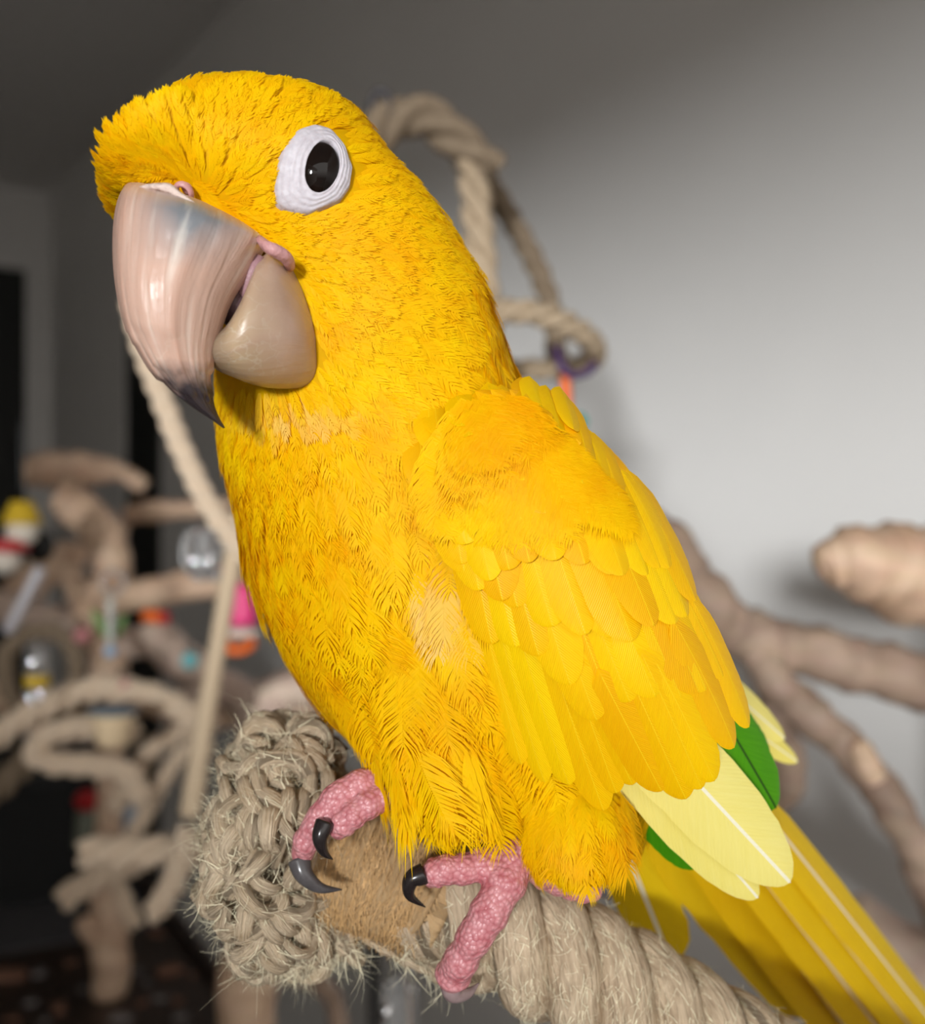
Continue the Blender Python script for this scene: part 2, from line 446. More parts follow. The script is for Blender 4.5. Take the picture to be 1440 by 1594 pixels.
EYE_POLY = [(440,232),(462,204),(488,197),(512,205),(534,232),(546,264),(543,292),(526,316),(500,326),(478,336),(452,332),(430,322),(426,296),(430,262)]
EYE_IN = [tuple(np.array([488., 264.]) + (np.array(q) - np.array([488., 264.])) * .93) for q in EYE_POLY]
WING_IN = [(735,680),(830,670),(890,720),(945,800),(985,890),(1030,990),(1060,1080),(1010,1150),(940,1160),(860,1125),(815,1050),(780,970),(745,890),(715,820),(705,750)]
BEAK_POLY = [(200,300),(240,290),(282,288),(310,300),(345,335),(380,352),(412,374),(436,394),(464,440),(484,495),(490,552),(474,588),(430,596),(360,596),(330,600),(250,560),(195,420)]

# ---- contour plumage: each feather a shaft with two rows of barbs
def feather_cloud(p, n, f, L, Wd, nb, lift, curv, off, tint, down, jit=0.08, rng=RNG, reach=.34, wk=.62):
    K = len(p); b = np.cross(n, f)
    s = np.linspace(.10, 1.0, nb)
    prof = np.sqrt(np.clip(1 - ((s - .42) / .60) ** 2, 0.02, 1))
    send = s + reach * (1 - .6 * s)
    def shaft(sv):
        q = sv * L[:, None, None]
        return p[:, None, None] + f[:, None, None] * q[..., None] + n[:, None, None] * (off[:, None, None] + lift[:, None, None] * q - curv[:, None, None] * q ** 2)[..., None]
    side = np.array([-1.0, 1.0])
    S = np.broadcast_to(s[None, :, None], (K, nb, 2)).copy(); E = np.broadcast_to(send[None, :, None], (K, nb, 2)).copy()
    E = E + rng.normal(0, jit * .5, E.shape)
    lat = Wd[:, None, None] * prof[None, :, None] * side * (1 + rng.normal(0, jit, (K, nb, 2)))
    P0 = shaft(S)
    P2 = shaft(E) + b[:, None, None] * lat[..., None] - n[:, None, None] * (lat ** 2 * 22.0 + rng.normal(0, 1, lat.shape) * Wd[:, None, None] * .02)[..., None]
    P1 = .5 * (P0 + P2) + b[:, None, None] * (.16 * lat)[..., None] + n[:, None, None] * (np.abs(lat) * .06)[..., None]
    bd = norm(P2 - P0); wv = np.cross(np.broadcast_to(n[:, None, None], bd.shape), bd)
    w0 = (L / nb * wk)[:, None, None, None]
    roll = rng.normal(0, .10, lat.shape)[..., None]
    wv = norm(wv + roll * n[:, None, None])
    vs = np.stack([P0 - wv * w0 * .6, P0 + wv * w0 * .6, P1 - wv * w0 * .55, P1 + wv * w0 * .55, P2], -2).reshape(-1, 3)
    R = K * nb * 2; base = (np.arange(R) * 5)[:, None]
    tr = np.concatenate([base + [0, 1, 3], base + [0, 3, 2], base + [2, 3, 4]], 0)
    tn = np.broadcast_to((tint[:, None, None] + rng.normal(0, .04, (K, nb, 2)))[..., None], (K, nb, 2, 5)).reshape(-1)
    dw = np.broadcast_to(down[:, None, None, None], (K, nb, 2, 5)).reshape(-1)
    return vs, tr, tn, dw

# sample the body surface
body_me.calc_loop_triangles()
T3 = np.array([t.vertices for t in body_me.loop_triangles]); tri = bv[T3]
cr = np.cross(tri[:, 1] - tri[:, 0], tri[:, 2] - tri[:, 0]); ar = np.linalg.norm(cr, axis=1)
NC = 60000
ti = RNG.choice(len(tri), NC, p=ar / ar.sum()); r1, r2 = RNG.random(NC), RNG.random(NC); fl = r1 + r2 > 1; r1[fl] = 1 - r1[fl]; r2[fl] = 1 - r2[fl]
SP = tri[ti, 0] + r1[:, None] * (tri[ti, 1] - tri[ti, 0]) + r2[:, None] * (tri[ti, 2] - tri[ti, 0])
vn = np.zeros(len(bv) * 3); body_me.vertices.foreach_get('normal', vn); vn = vn.reshape(-1, 3)
SN = norm(vn[T3[ti, 0]] * (1 - r1 - r2)[:, None] + vn[T3[ti, 1]] * r1[:, None] + vn[T3[ti, 2]] * r2[:, None])
PX = proj(SP)
front = (SN * (SP - np.array([0, 0, CAM_H]))).sum(1) < 0.0
B0 = V(300, 335, .176)
dB = np.linalg.norm(SP - B0, axis=1)
sm = lambda x, a, b: np.clip((x - a) / (b - a), 0, 1) ** 2 * (3 - 2 * np.clip((x - a) / (b - a), 0, 1))
headw = 1 - sm(dB, .028, .058)                     # 1 near the beak, 0 on the body
gx = np.interp(PX[:, 1], [100, 400, 600, 900, 1300], [.75, .55, .30, .18, .10]) + (PX[:, 0] - 620) / 2600
G = norm(np.stack([gx, np.zeros(NC), -np.ones(NC)], -1))
FL = norm(SP - B0) * headw[:, None] * 1.4 + G * (1 - headw)[:, None]
nzf = np.stack([np.sin(SP[:, 2] * 260 + SP[:, 0] * 190), np.zeros(NC), np.cos(SP[:, 0] * 230 - SP[:, 2] * 150)], -1) * .16
FL = FL + nzf + RNG.normal(0, .10, (NC, 3))
FL = norm(FL - SN * (FL * SN).sum(1)[:, None])
size = sm(dB, .022, .095)                          # feathers grow from the face to the belly
spacing = .00085 + .0023 * size
keep = np.ones(NC, bool)
keep &= ~(front & in_poly(PX, EYE_POLY)); keep &= ~(front & in_poly(PX, WING_IN)); keep &= ~(front & in_poly(PX, BEAK_POLY) & (SP[:, 1] < .20))
acc = []; grid = {}; cell = .0011
for i in np.nonzero(keep)[0]:
    sp_ = spacing[i] * (1.0 if front[i] else 1.5); q = SP[i]; g = tuple((q // cell).astype(int)); R = int(sp_ // cell) + 1; ok = True
    for a in range(-R, R + 1):
        for b in range(-R, R + 1):
            for c in range(-R, R + 1):
                for j in grid.get((g[0] + a, g[1] + b, g[2] + c), ()):
                    if ((SP[j] - q) ** 2).sum() < sp_ * sp_: ok = False; break
                if not ok: break
            if not ok: break
        if not ok: break
    if ok: acc.append(i); grid.setdefault(g, []).append(i)
acc = np.array(acc)
print('feathers', len(acc))
patch1 = np.exp(-(((PX[:, 0] - 680 - (PX[:, 1] - 860) * .35) / 20) ** 2 + ((PX[:, 1] - 855) / 30) ** 2)) * front * .45
patch2 = np.exp(-(((PX[:, 0] - 450) / 60) ** 2 + ((PX[:, 1] - 616) / 12) ** 2)) * front * .22
DOWN = np.clip((patch1 + patch2) * 1.3, 0, 1)
lump = size * .0011 * (np.sin(SP[:, 0] * 210 + SP[:, 2] * 120 + 1.0) * np.sin(SP[:, 2] * 230 - SP[:, 0] * 60) + .6 * np.sin(SP[:, 0] * 420 + 2 + SP[:, 2] * 330))
vs, ts, tn, dw, off0 = [], [], [], [], 0
for lo, hi, nb in ((0, .25, 12), (.25, .6, 24), (.6, 1.01, 44)):
    k = acc[(size[acc] >= lo) & (size[acc] < hi)]
    low = 1 - .45 * sm(PX[k, 1], 1150, 1290)
    Lk = (.0050 + .0130 * size[k]) * RNG.uniform(.85, 1.2, len(k)) * low; Wk = (.0009 + .0048 * size[k]) * RNG.uniform(.9, 1.1, len(k)) * low
    lift = .14 - .065 * size[k] + RNG.normal(0, .022, len(k)) + .03 * (dB[k] < .030)
    tipq = SP[k] + FL[k] * Lk[:, None]; curv = np.empty(len(k))
    for q in range(len(k)):
        loc = BVH.find_nearest(Vector(tipq[q]))[0]
        curv[q] = ((tipq[q] - np.array(loc)) * SN[k[q]]).sum() / Lk[q] ** 2
    curv = np.clip(curv, -8, 45)
    tpx = proj(SP[k] + FL[k] * Lk[:, None] * .8); ok_ = ~(front[k] & in_poly(tpx, EYE_IN)); k, Lk, Wk, lift, curv = k[ok_], Lk[ok_], Wk[ok_], lift[ok_], curv[ok_]
    a_, b_, c_, d_ = feather_cloud(SP[k], SN[k], FL[k], Lk, Wk, nb, lift, curv, -.0002 + lump[k], RNG.uniform(.3, .75, len(k)), DOWN[k] * RNG.uniform(.4, 1, len(k)), reach=(.55 if hi < .5 else .55), wk=(.5 if hi < .5 else .6))
    vs.append(a_); ts.append(b_ + off0); tn.append(c_); dw.append(d_); off0 += len(a_)
# loose wisps at the belly and over the toes
wp, wq = [], []
for (x, y, z, dx, dy, ln) in [(700,1090,.188,.15,1,190),(640,1090,.190,.1,1,170),(760,1120,.186,.05,1,150),(560,1080,.197,.05,1,110),(600,1150,.196,.2,1,110),(680,1180,.190,.05,1,110),
                           (720,1190,.190,-.12,1,110),(770,1200,.190,.1,1,100),(650,1190,.192,.25,1,85),(820,1230,.190,-.1,1,80),(530,1060,.200,.15,1,120),(740,1150,.188,.22,1,130),(800,1180,.189,.0,1,110)]:
    for r in range(4):
        x2, y2 = x + random.uniform(-22, 22), y + random.uniform(-20, 20); hp, hn = hit(x2, y2)
        if hp is None: continue
        wp.append((hp, hn, np.array([dx + random.uniform(-.12, .12), 0, -dy]), ln * z / F))
wp_p = np.array([w[0] for w in wp]); wp_n = np.array([w[1] for w in wp]); wp_f = np.array([w[2] for w in wp]); wp_f = norm(wp_f - wp_n * (wp_f * wp_n).sum(1)[:, None]); wl_ = np.array([w[3] for w in wp])
a_, b_, c_, d_ = feather_cloud(wp_p, wp_n, wp_f, wl_, wl_ * .11, 30, np.full(len(wp), .06), np.full(len(wp), 3.0), np.full(len(wp), .0004), RNG.uniform(.2, .8, len(wp)), np.zeros(len(wp)), .25, reach=.8, wk=.45)
vs.append(a_); ts.append(b_ + off0); tn.append(c_); dw.append(d_); off0 += len(a_)
hp_, hn_, hf_ = [], [], []
for i in range(420):
    x, y = random.uniform(795, 985), random.uniform(1165, 1330); q, qn = hit(x, y)
    if q is None: continue
    hp_.append(q); hn_.append(qn); hf_.append(np.array([(x - 890) / 420 + random.uniform(-.1, .1), 0, -1.0]))
hp_, hn_, hf_ = map(np.array, (hp_, hn_, hf_)); hf_ = norm(hf_ - hn_ * (hf_ * hn_).sum(1)[:, None]); K = len(hp_)
a_, b_, c_, d_ = feather_cloud(hp_, hn_, hf_, RNG.uniform(.006, .009, K), RNG.uniform(.0014, .0020, K), 22, np.full(K, .20), np.full(K, 26.), np.full(K, .0003), RNG.uniform(.4, .9, K), np.zeros(K), .15, reach=.7, wk=.5)
vs.append(a_); ts.append(b_ + off0); tn.append(c_); dw.append(d_); off0 += len(a_)
bp_, bn_, bf_ = [], [], []
for (x0, y0, x1, y1, dx, dy, cnt) in [(196,300,240,284,-.7,-.9,40),(230,282,272,276,-.2,.7,34),(296,284,345,326,.25,1,60),(340,322,402,362,.35,1,70),(400,360,450,386,.9,.7,40),(178,300,196,352,-1,.6,40),(190,272,262,262,-.5,.8,40)]:
    for i in range(cnt):
        t = random.random(); hp, hn = hit(x0 + (x1 - x0) * t + random.uniform(-5, 5), y0 + (y1 - y0) * t + random.uniform(-7, 5))
        if hp is None: continue
        bp_.append(hp); bn_.append(hn); bf_.append(np.array([dx + random.uniform(-.35, .35), -.5, -dy + random.uniform(-.3, .3)]))
bp_, bn_, bf_ = map(np.array, (bp_, bn_, bf_)); bf_ = norm(bf_ - bn_ * (bf_ * bn_).sum(1)[:, None]); K = len(bp_)
a_, b_, c_, d_ = feather_cloud(bp_, bn_, bf_, RNG.uniform(.0024, .0038, K), RNG.uniform(.0006, .0010, K), 10, np.full(K, .22), np.full(K, 20.), np.zeros(K), RNG.uniform(.2, .8, K), np.zeros(K), .15, reach=.6, wk=.5)
vs.append(a_); ts.append(b_ + off0); tn.append(c_); dw.append(d_); off0 += len(a_)
pm = fast_mesh('plumage', np.vstack(vs), np.vstack(ts), M['plume'], {'tint': np.concatenate(tn), 'down': np.concatenate(dw)})
plumage = link_mesh('plumage', pm, body); tag(plumage, 'soft overlapping golden yellow contour feathers', kind='stuff')

# ---- eye
ep, en = hit(496, 267)
def beakless(p): return p
eye_skin, n_, l_, p_ = new_mat('bare_eye_skin')
t_ = nd(n_, 'ShaderNodeTexCoord'); z_ = nd(n_, 'ShaderNodeTexNoise', i_Scale=900.0, i_Detail=4.0); l_.new(t_.outputs['Object'], z_.inputs['Vector'])
vo = nd(n_, 'ShaderNodeTexVoronoi', i_Scale=700.0); vo.feature = 'DISTANCE_TO_EDGE'; l_.new(t_.outputs['Object'], vo.inputs['Vector'])
l_.new(mixrgb(n_, l_, z_.outputs[0], (0.42, 0.37, 0.41), (0.70, 0.67, 0.71)), p_.inputs['Base Color'])
p_.inputs['Roughness'].default_value = 0.55; p_.inputs['Subsurface Weight'].default_value = 0.15; p_.inputs['Subsurface Radius'].default_value = (.001, .0005, .0004)
b_ = nd(n_, 'ShaderNodeBump', i_Strength=0.35, i_Distance=0.0004); l_.new(vo.outputs['Distance'], b_.inputs['Height']); l_.new(b_.outputs[0], p_.inputs['Normal'])
EC = np.array([498.0, 265.0]); NA, NR = 96, 26
poly = np.array(EYE_POLY, float)
def poly_r(ang):
    d = np.array([math.cos(ang), math.sin(ang)]); best = 60
    for i in range(len(poly)):
        a, b = poly[i] - EC, poly[i - 1] - EC; e = b - a; den = d[0] * e[1] - d[1] * e[0]
        if abs(den) < 1e-9: continue
        t = (a[0] * e[1] - a[1] * e[0]) / den; u = (a[0] * d[1] - a[1] * d[0]) / den
        if t > 0 and 0 <= u <= 1: best = t
    return best
rad_out = np.array([poly_r(2 * PI * j / NA) for j in range(NA)]); rad_out = (np.roll(rad_out, 1) + rad_out * 2 + np.roll(rad_out, -1)) / 4 * 1.06
tilt = 0.19
def eye_r(ang, a=24.0, b=38.0):
    x, y = math.cos(ang), math.sin(ang); u = x * math.cos(tilt) + y * math.sin(tilt); w = -x * math.sin(tilt) + y * math.cos(tilt)
    return 1 / math.sqrt((u / a) ** 2 + (w / b) ** 2)
ev, ef = [], []
for i in range(NR):
    t = i / (NR - 1)
    for j in range(NA):
        an = 2 * PI * j / NA; r = eye_r(an) * (1 - t) + rad_out[j] * t; q = EC + r * np.array([math.cos(an), math.sin(an)])
        hp, hn = hit(q[0], q[1])
        if hp is None: hp, hn = ep, en
        wr = .00008 * math.sin(t * 30 + math.sin(an * 3) * .8 + math.sin(an * 2 + 1.3)) * (1 - .5 * t) + .00005 * math.sin(an * 7 + t * 9) * t
        h = .0009 + .0012 * math.sin(min(1, (1 - t) * 1.15) * PI * .5) + wr - (.0011 if i == 0 else 0) - (.0014 * max(0, (t - .82) / .18))
        ev.append(hp + en * h * .5 + hn * h * .5)
for i in range(NR - 1):
    for j in range(NA):
        k = (j + 1) % NA; ef.append((i * NA + j, i * NA + k, (i + 1) * NA + k, (i + 1) * NA + j))
obj('eye_ring', ev, ef, eye_skin, parrot); 
eye_m, n_, l_, p_ = new_mat('dark_eye')
lw = nd(n_, 'ShaderNodeTexCoord'); gr = nd(n_, 'ShaderNodeVectorMath', operation='LENGTH'); 
mp_ = nd(n_, 'ShaderNodeMapping'); l_.new(lw.outputs['Generated'], mp_.inputs[0]); mp_.inputs['Location'].default_value = (-.5, -.5, -.5); l_.new(mp_.outputs[0], gr.inputs[0])
nz_ = nd(n_, 'ShaderNodeTexNoise', i_Scale=400.0); l_.new(lw.outputs['Object'], nz_.inputs['Vector'])
l_.new(mixrgb(n_, l_, nz_.outputs[0], (0.002, 0.0015, 0.0015), (0.012, 0.006, 0.004)), p_.inputs['Base Color'])
p_.inputs['Roughness'].default_value = 0.04; p_.inputs['Specular IOR Level'].default_value = 0.25
kx = ep[1] / F; rt = norm(np.cross(en, np.array([0, 0, 1.0])) * -1); 
rt = np.array([1.0, 0, 0]) - en * en[0]; rt = norm(rt); upv = np.cross(rt, en); upv = upv if upv[2] > 0 else -upv
ex = rt * math.cos(tilt) - upv * math.sin(tilt); ey = rt * math.sin(tilt) + upv * math.cos(tilt)
v_, f_ = ellipsoid(ep + en * .0008, [ex, ey, en], (30 * kx / max(.6, abs(rt[0])), 44 * kx, .0021), 40, 24)
obj('eye', v_, f_, eye_m, parrot)

# ---- beak
def beak_mat(name, upper):
    m, n, l, p = new_mat(name)
    u = nd(n, 'ShaderNodeUVMap'); sp = nd(n, 'ShaderNodeSeparateXYZ'); l.new(u.outputs[0], sp.inputs[0]); t = nd(n, 'ShaderNodeTexCoord')
    mp = nd(n, 'ShaderNodeMapping'); mp.inputs['Scale'].default_value = (34.0, 2.2, 1); l.new(u.outputs[0], mp.inputs[0])
    st = nd(n, 'ShaderNodeTexNoise', i_Scale=1.0, i_Detail=5.0, i_Distortion=0.4); l.new(mp.outputs[0], st.inputs['Vector'])
    nz = nd(n, 'ShaderNodeTexNoise', i_Scale=170.0, i_Detail=4.0); l.new(t.outputs['Object'], nz.inputs['Vector'])
    vo = nd(n, 'ShaderNodeTexVoronoi', i_Scale=130.0 if upper else 260.0); vo.feature = 'DISTANCE_TO_EDGE'
    wob = nd(n, 'ShaderNodeVectorMath', operation='MULTIPLY_ADD'); l.new(nz.outputs[1], wob.inputs[0]); wob.inputs[1].default_value = (.012, .012, .012); l.new(t.outputs['Object'], wob.inputs[2]); l.new(wob.outputs[0], vo.inputs['Vector'])
    if upper:
        col = mixrgb(n, l, st.outputs[0], (0.47, 0.25, 0.175), (0.70, 0.51, 0.42))
        # bluish grey cast low on the base, on the side towards the eye
        g1 = mth(n, l, 'SUBTRACT', 1.0, mth(n, l, 'MULTIPLY', mth(n, l, 'ABSOLUTE', mth(n, l, 'SUBTRACT', sp.outputs[1], 0.20)), 6.5), clamp=True)
        g2 = mth(n, l, 'SUBTRACT', 1.0, mth(n, l, 'MULTIPLY', mth(n, l, 'ABSOLUTE', mth(n, l, 'SUBTRACT', sp.outputs[0], 0.80)), 8.0), clamp=True)
        col = mixrgb(n, l, mth(n, l, 'MULTIPLY', mth(n, l, 'MULTIPLY', g1, g2), mth(n, l, 'ADD', st.outputs[0], 0.9), clamp=True), col, (0.22, 0.23, 0.25))
        ws = mth(n, l, 'MULTIPLY', mth(n, l, 'SUBTRACT', st.outputs[0], 0.56), 5.0, clamp=True)
        col = mixrgb(n, l, mth(n, l, 'MULTIPLY', ws, 0.55), col, (0.82, 0.76, 0.68))
        # growth line and dark hook
        fl_ = mth(n, l, 'SUBTRACT', 1.0, mth(n, l, 'MULTIPLY', vo.outputs['Distance'], 26.0), clamp=True)
        fade = mth(n, l, 'MULTIPLY', mth(n, l, 'SUBTRACT', sp.outputs[1], 0.5), 3.0, clamp=True)
        col = mixrgb(n, l, mth(n, l, 'MULTIPLY', mth(n, l, 'MULTIPLY', fl_, fade), 0.85), col, (0.70, 0.64, 0.52))
        hk = mth(n, l, 'ADD', mth(n, l, 'MULTIPLY', mth(n, l, 'SUBTRACT', sp.outputs[1], 0.61), 8.0), mth(n, l, 'MULTIPLY', mth(n, l, 'SUBTRACT', nz.outputs[0], 0.5), 2.0), clamp=True)
        col = mixrgb(n, l, hk, col, (0.045, 0.035, 0.04))
    else:
        col = mixrgb(n, l, nz.outputs[0], (0.33, 0.205, 0.145), (0.49, 0.34, 0.265))
        tip = mth(n, l, 'MULTIPLY', mth(n, l, 'SUBTRACT', sp.outputs[1], 0.22), 2.4, clamp=True)
        col = mixrgb(n, l, mth(n, l, 'MULTIPLY', tip, st.outputs[0]), col, (0.42, 0.32, 0.17))
        fl_ = mth(n, l, 'SUBTRACT', 1.0, mth(n, l, 'MULTIPLY', vo.outputs['Distance'], 22.0), clamp=True)
        col = mixrgb(n, l, mth(n, l, 'MULTIPLY', mth(n, l, 'MULTIPLY', mth(n, l, 'MULTIPLY', fl_, tip), nz.outputs[0]), 0.9), col, (0.56, 0.50, 0.40))
        tp = mth(n, l, 'MULTIPLY', mth(n, l, 'SUBTRACT', sp.outputs[1], 0.66), 4.5, clamp=True)
        col = mixrgb(n, l, mth(n, l, 'MULTIPLY', tp, mth(n, l, 'ADD', nz.outputs[0], 0.35), clamp=True), col, (0.11, 0.08, 0.06))
    l.new(col, p.inputs['Base Color']); p.inputs['Roughness'].default_value = 0.32; p.inputs['Specular IOR Level'].default_value = 0.5
    p.inputs['Subsurface Weight'].default_value = 0.12; p.inputs['Subsurface Radius'].default_value = (.0015, .0007, .0005)
    h = mth(n, l, 'ADD', mth(n, l, 'MULTIPLY', st.outputs[0], 0.8), mth(n, l, 'MULTIPLY', nz.outputs[0], 0.4))
    b = nd(n, 'ShaderNodeBump', i_Strength=0.8 if upper else 0.3, i_Distance=0.0008); l.new(h, b.inputs['Height']); l.new(b.outputs[0], p.inputs['Normal'])
    return m
M['beak_up'] = beak_mat('upper_beak_horn', True); M['beak_lo'] = beak_mat('lower_beak_horn', False)
UP = [(240,304,384,356,.198,.009),(210,310,404,372,.1855,.0140),(197,350,408,386,.1795,.0150),(194,410,386,424,.1765,.0138),(200,470,354,474,.1740,.0120),(213,525,335,524,.1725,.0098),
      (238,573,325,562,.1715,.0075),(268,608,326,600,.1712,.0055),(300,634,333,632,.1715,.0034),(330,654,342,652,.1720,.0016),(348,667,350,665,.1725,.0004)]
v, f, uv = loft(UP, 48, 72)
# ridged growth layers: shallow steps on the surface
c0 = v.reshape(72, 48, 3).mean(1, keepdims=True); vv = v.reshape(72, 48, 3); rr_ = np.random.default_rng(3)
for (k, j0, j1, amp) in [(38, 26, 40, .0004), (47, 24, 48, .0006), (54, 30, 48, .0006), (20, 36, 46, .0004)]:
    w = np.zeros((72, 48, 1)); 
    for j in range(j0, j1):
        kk = k + int(2 * math.sin(j * .9) + 1.5 * math.sin(j * 2.3)); w[:kk, j] = 1
    vv = vv + norm(vv - c0) * amp * w
beak = obj('beak', vv.reshape(-1, 3), f, M['beak_up'], parrot, uv=uv); beak['label'] = 'pinkish horn upper beak with streaks and a dark hooked tip'
LO = [(493,488,505,556,.190,.0100),(472,438,499,588,.1875,.0125),(442,394,478,601,.1845,.0135),(415,404,450,604,.1815,.0128),(402,430,418,603,.1790,.0115),(386,468,388,597,.1770,.0095),(364,504,360,586,.1755,.0072),(341,524,338,576,.1745,.0050),(331,544,330,564,.1742,.0025)]
v, f, uv = loft(LO, 48, 48, 2.1)
obj('lower_mandible', v, f, M['beak_lo'], parrot, uv=uv)['label'] = 'tan brown lower beak'
M['flesh'] = plain('pink_flesh', (0.52, 0.27, 0.27), 0.4, 0.25, 500, 0.4)
M['mouth'] = plain('dark_mouth', (0.13, 0.075, 0.085), 0.45, 0.3, 300, 0.3)
v, f = px_ell(372, 478, .1795, 34, 40, .006, .5); obj('tongue', v, f, M['mouth'], parrot)
C = catmull([V(404, 372, .173), V(416, 384, .171), V(430, 391, .171), V(446, 402, .173), V(452, 416, .176)], 14)
v, f, uv = tube(C, np.linspace(.0009, .0012, 14) * np.sin(np.linspace(.5, 2.7, 14)) ** .5, 12); obj('gape_flesh', v, f, M['flesh'], parrot)
C = catmull([V(404, 398, .1745), V(394, 425, .1745), V(384, 450, .1750), V(376, 468, .1755)], 10)
v, f, uv = tube(C, np.array([.0008, .0013, .0016, .0017, .0017, .0016, .0015, .0013, .001, .0006]), 10); obj('gape_skin', v, f, plain('purple_gape', (0.34, 0.19, 0.21), 0.45, .25, 400, .3), parrot)
# nostril: a fleshy ring with a dark hole
np_, nn_ = hit(286, 297)
nc = V(286, 299, np_[1] - .0028); t1 = norm(np.cross(nn_, (0, 0, 1.))); t2 = np.cross(t1, nn_)
a = np.linspace(0, 2 * PI, 25)[:-1]
v, f = [], []
for i in range(24):
    for j in range(10):
        b2 = 2 * PI * j / 10; R_ = .00125 + .00042 * math.cos(b2)
        v.append(nc + R_ * (math.cos(a[i]) * t1 + 1.1 * math.sin(a[i]) * t2) + nn_ * .0006 * math.sin(b2))
        f.append((i * 10 + j, ((i + 1) % 24) * 10 + j, ((i + 1) % 24) * 10 + (j + 1) % 10, i * 10 + (j + 1) % 10))
nos = obj('nostril', v, f, M['flesh'], parrot)
v, f = ellipsoid(nc - nn_ * .0012, [t1, t2, nn_], (.0010, .0011, .0004), 14, 8); obj('nostril_hole', v, f, M['flesh'], nos)
cer, n_, l_, p_ = new_mat('cere'); 
C = catmull([V(206, 297, .171), V(235, 291, .1685), V(262, 293, .1675), V(280, 305, .1672), V(300, 318, .1672), V(330, 338, .1685)], 18)
v, f, uv = tube(C, .0006 * np.sin(np.linspace(.35, 2.9, 18)) ** .5, 10, lump=.15); obj('cere', v, f, plain('pale_cere', (0.66, 0.52, 0.46), .5, .3, 600, .5), parrot)

# ---- big feathers: shared blade meshes, one object for each feather
def blade_mesh(name, m, tipround=0.55, seed=0, camber=.20, bend=.05, nu=8, nv=22, asym=0.0):
    rr = np.random.default_rng(seed); v, f, uv = [], [], []
    for i in range(nv + 1):
        s = 1 - (1 - i / nv) ** 1.7
        w = min(1.0, (s / .25) ** .55) if s < .25 else 1.0
        if s > tipround: w *= math.sqrt(max(0.0, 1 - ((s - tipround) / (1 - tipround)) ** 2.2))
        w *= .93 + .07 * math.sin(s * 3.1)
        for j in range(nu + 1):
            u = -1 + 2 * j / nu
            jag = 1 + (rr.normal(0, .018) if abs(u) == 1 else 0)
            x = u * w * jag * (1 + asym * u)
            y = s - .05 * abs(u) ** 1.5 * (1 - s) - .03 * (1 - abs(u)) * 0
            v.append((x, y, -camber * u * u * w + bend * 6 * (s * (1 - s)) + (.035 if abs(u) < .01 else 0))); uv.append((u * max(w, .05), s))
    for i in range(nv):
        for j in range(nu):
            a = i * (nu + 1) + j; f.append((a, a + 1, a + nu + 2, a + nu + 1))
    return make_mesh(name, v, f, m, True, None, uv)

def place_feather(me, parent, Pr, Pt, nrm, hw, roll=0.0, flat=1.0):
    y = np.array(Pt) - np.array(Pr); L = np.linalg.norm(y); y = y / L
    z = np.array(nrm) - y * np.dot(nrm, y); z = z / np.linalg.norm(z); x = np.cross(y, z)
    if roll: x, z = x * math.cos(roll) + z * math.sin(roll), z * math.cos(roll) - x * math.sin(roll)
    o = bpy.data.objects.new('feather', me); COL.objects.link(o)
    mw = Matrix(((x[0] * hw, y[0] * L, z[0] * hw * flat, Pr[0]), (x[1] * hw, y[1] * L, z[1] * hw * flat, Pr[1]), (x[2] * hw, y[2] * L, z[2] * hw * flat, Pr[2]), (0, 0, 0, 1)))
    o.parent = parent; o.matrix_parent_inverse = world_of(parent).inverted(); o.matrix_basis = mw
    return o

WS, WT = np.array([760., 650.]), np.array([1130., 1250.]); WD = (WT - WS); WL = np.linalg.norm(WD); WD /= WL; WP = np.array([WD[1], -WD[0]])
def wing_z(px, py):
    q = np.array([px, py]) - WS; u = q.dot(WD) / WL; v = q.dot(WP)
    z = np.interp(u, [-.1, 0, .3, .6, 1.0, 1.3, 1.6], [.1860, .1810, .1775, .1785, .1890, .2060, .2240])
    z += (.0165 * (v / 180) ** 2 if v > 0 else .0040 * (v / 170) ** 2)
    hp, _ = hit(px, py)
    if hp is not None: z = min(z, hp[1] - .0022)
    return z
def wp3(px, py, lift=0.0): return V(px, py, wing_z(px, py) - lift)
def wnrm(px, py, e=40):
    a = wp3(px + e, py) - wp3(px - e, py); b = wp3(px, py + e) - wp3(px, py - e); n = np.cross(a, b); n /= np.linalg.norm(n)
    return n if n[1] < 0 else -n

# underlay of the near wing
ol = [(705,655),(830,640),(905,700),(965,780),(1010,880),(1060,980),(1110,1080),(1130,1130),(1060,1190),(960,1200),(860,1165),(800,1090),(765,1000),(725,900),(690,820),(675,750)]
olc = np.mean(ol, 0); wv, wf = [], []
ring = catmull(np.array(ol + ol[:1], float), 49)[:-1]
for k in range(8):
    for q in ring:
        x, y = olc + (q - olc) * (k + .02) / 7.05; wv.append(wp3(x, y, -.0019))
for k in range(7):
    for j in range(48): wf.append((k * 48 + j, k * 48 + (j + 1) % 48, (k + 1) * 48 + (j + 1) % 48, (k + 1) * 48 + j))
wing = obj('wing', wv, wf, M['plume'], parrot); wing['label'] = 'folded yellow wing with green and pale lemon flight feathers'

cov = [blade_mesh('covert_feather', M['covert'], .50 + .06 * i, i, .16 + .03 * i, .08) for i in range(3)]
lng = [blade_mesh('long_feather', M['covert'], .68, 10 + i, .20, .13) for i in range(2)]
sca = [blade_mesh('scapular_feather', M['scap'], .55, 20, .25, .05)]
nfe = 0
def wing_feather(root, tip, hw, me, l0, l1, roll=0.0):
    global nfe
    nfe += 1
    Pr, Pt = wp3(*root, l0), wp3(*tip, l1); mx, my = (root[0] + tip[0]) / 2, (root[1] + tip[1]) / 2
    return place_feather(me, wing, Pr, Pt, wnrm(mx, my), hw * .18 / F, roll)

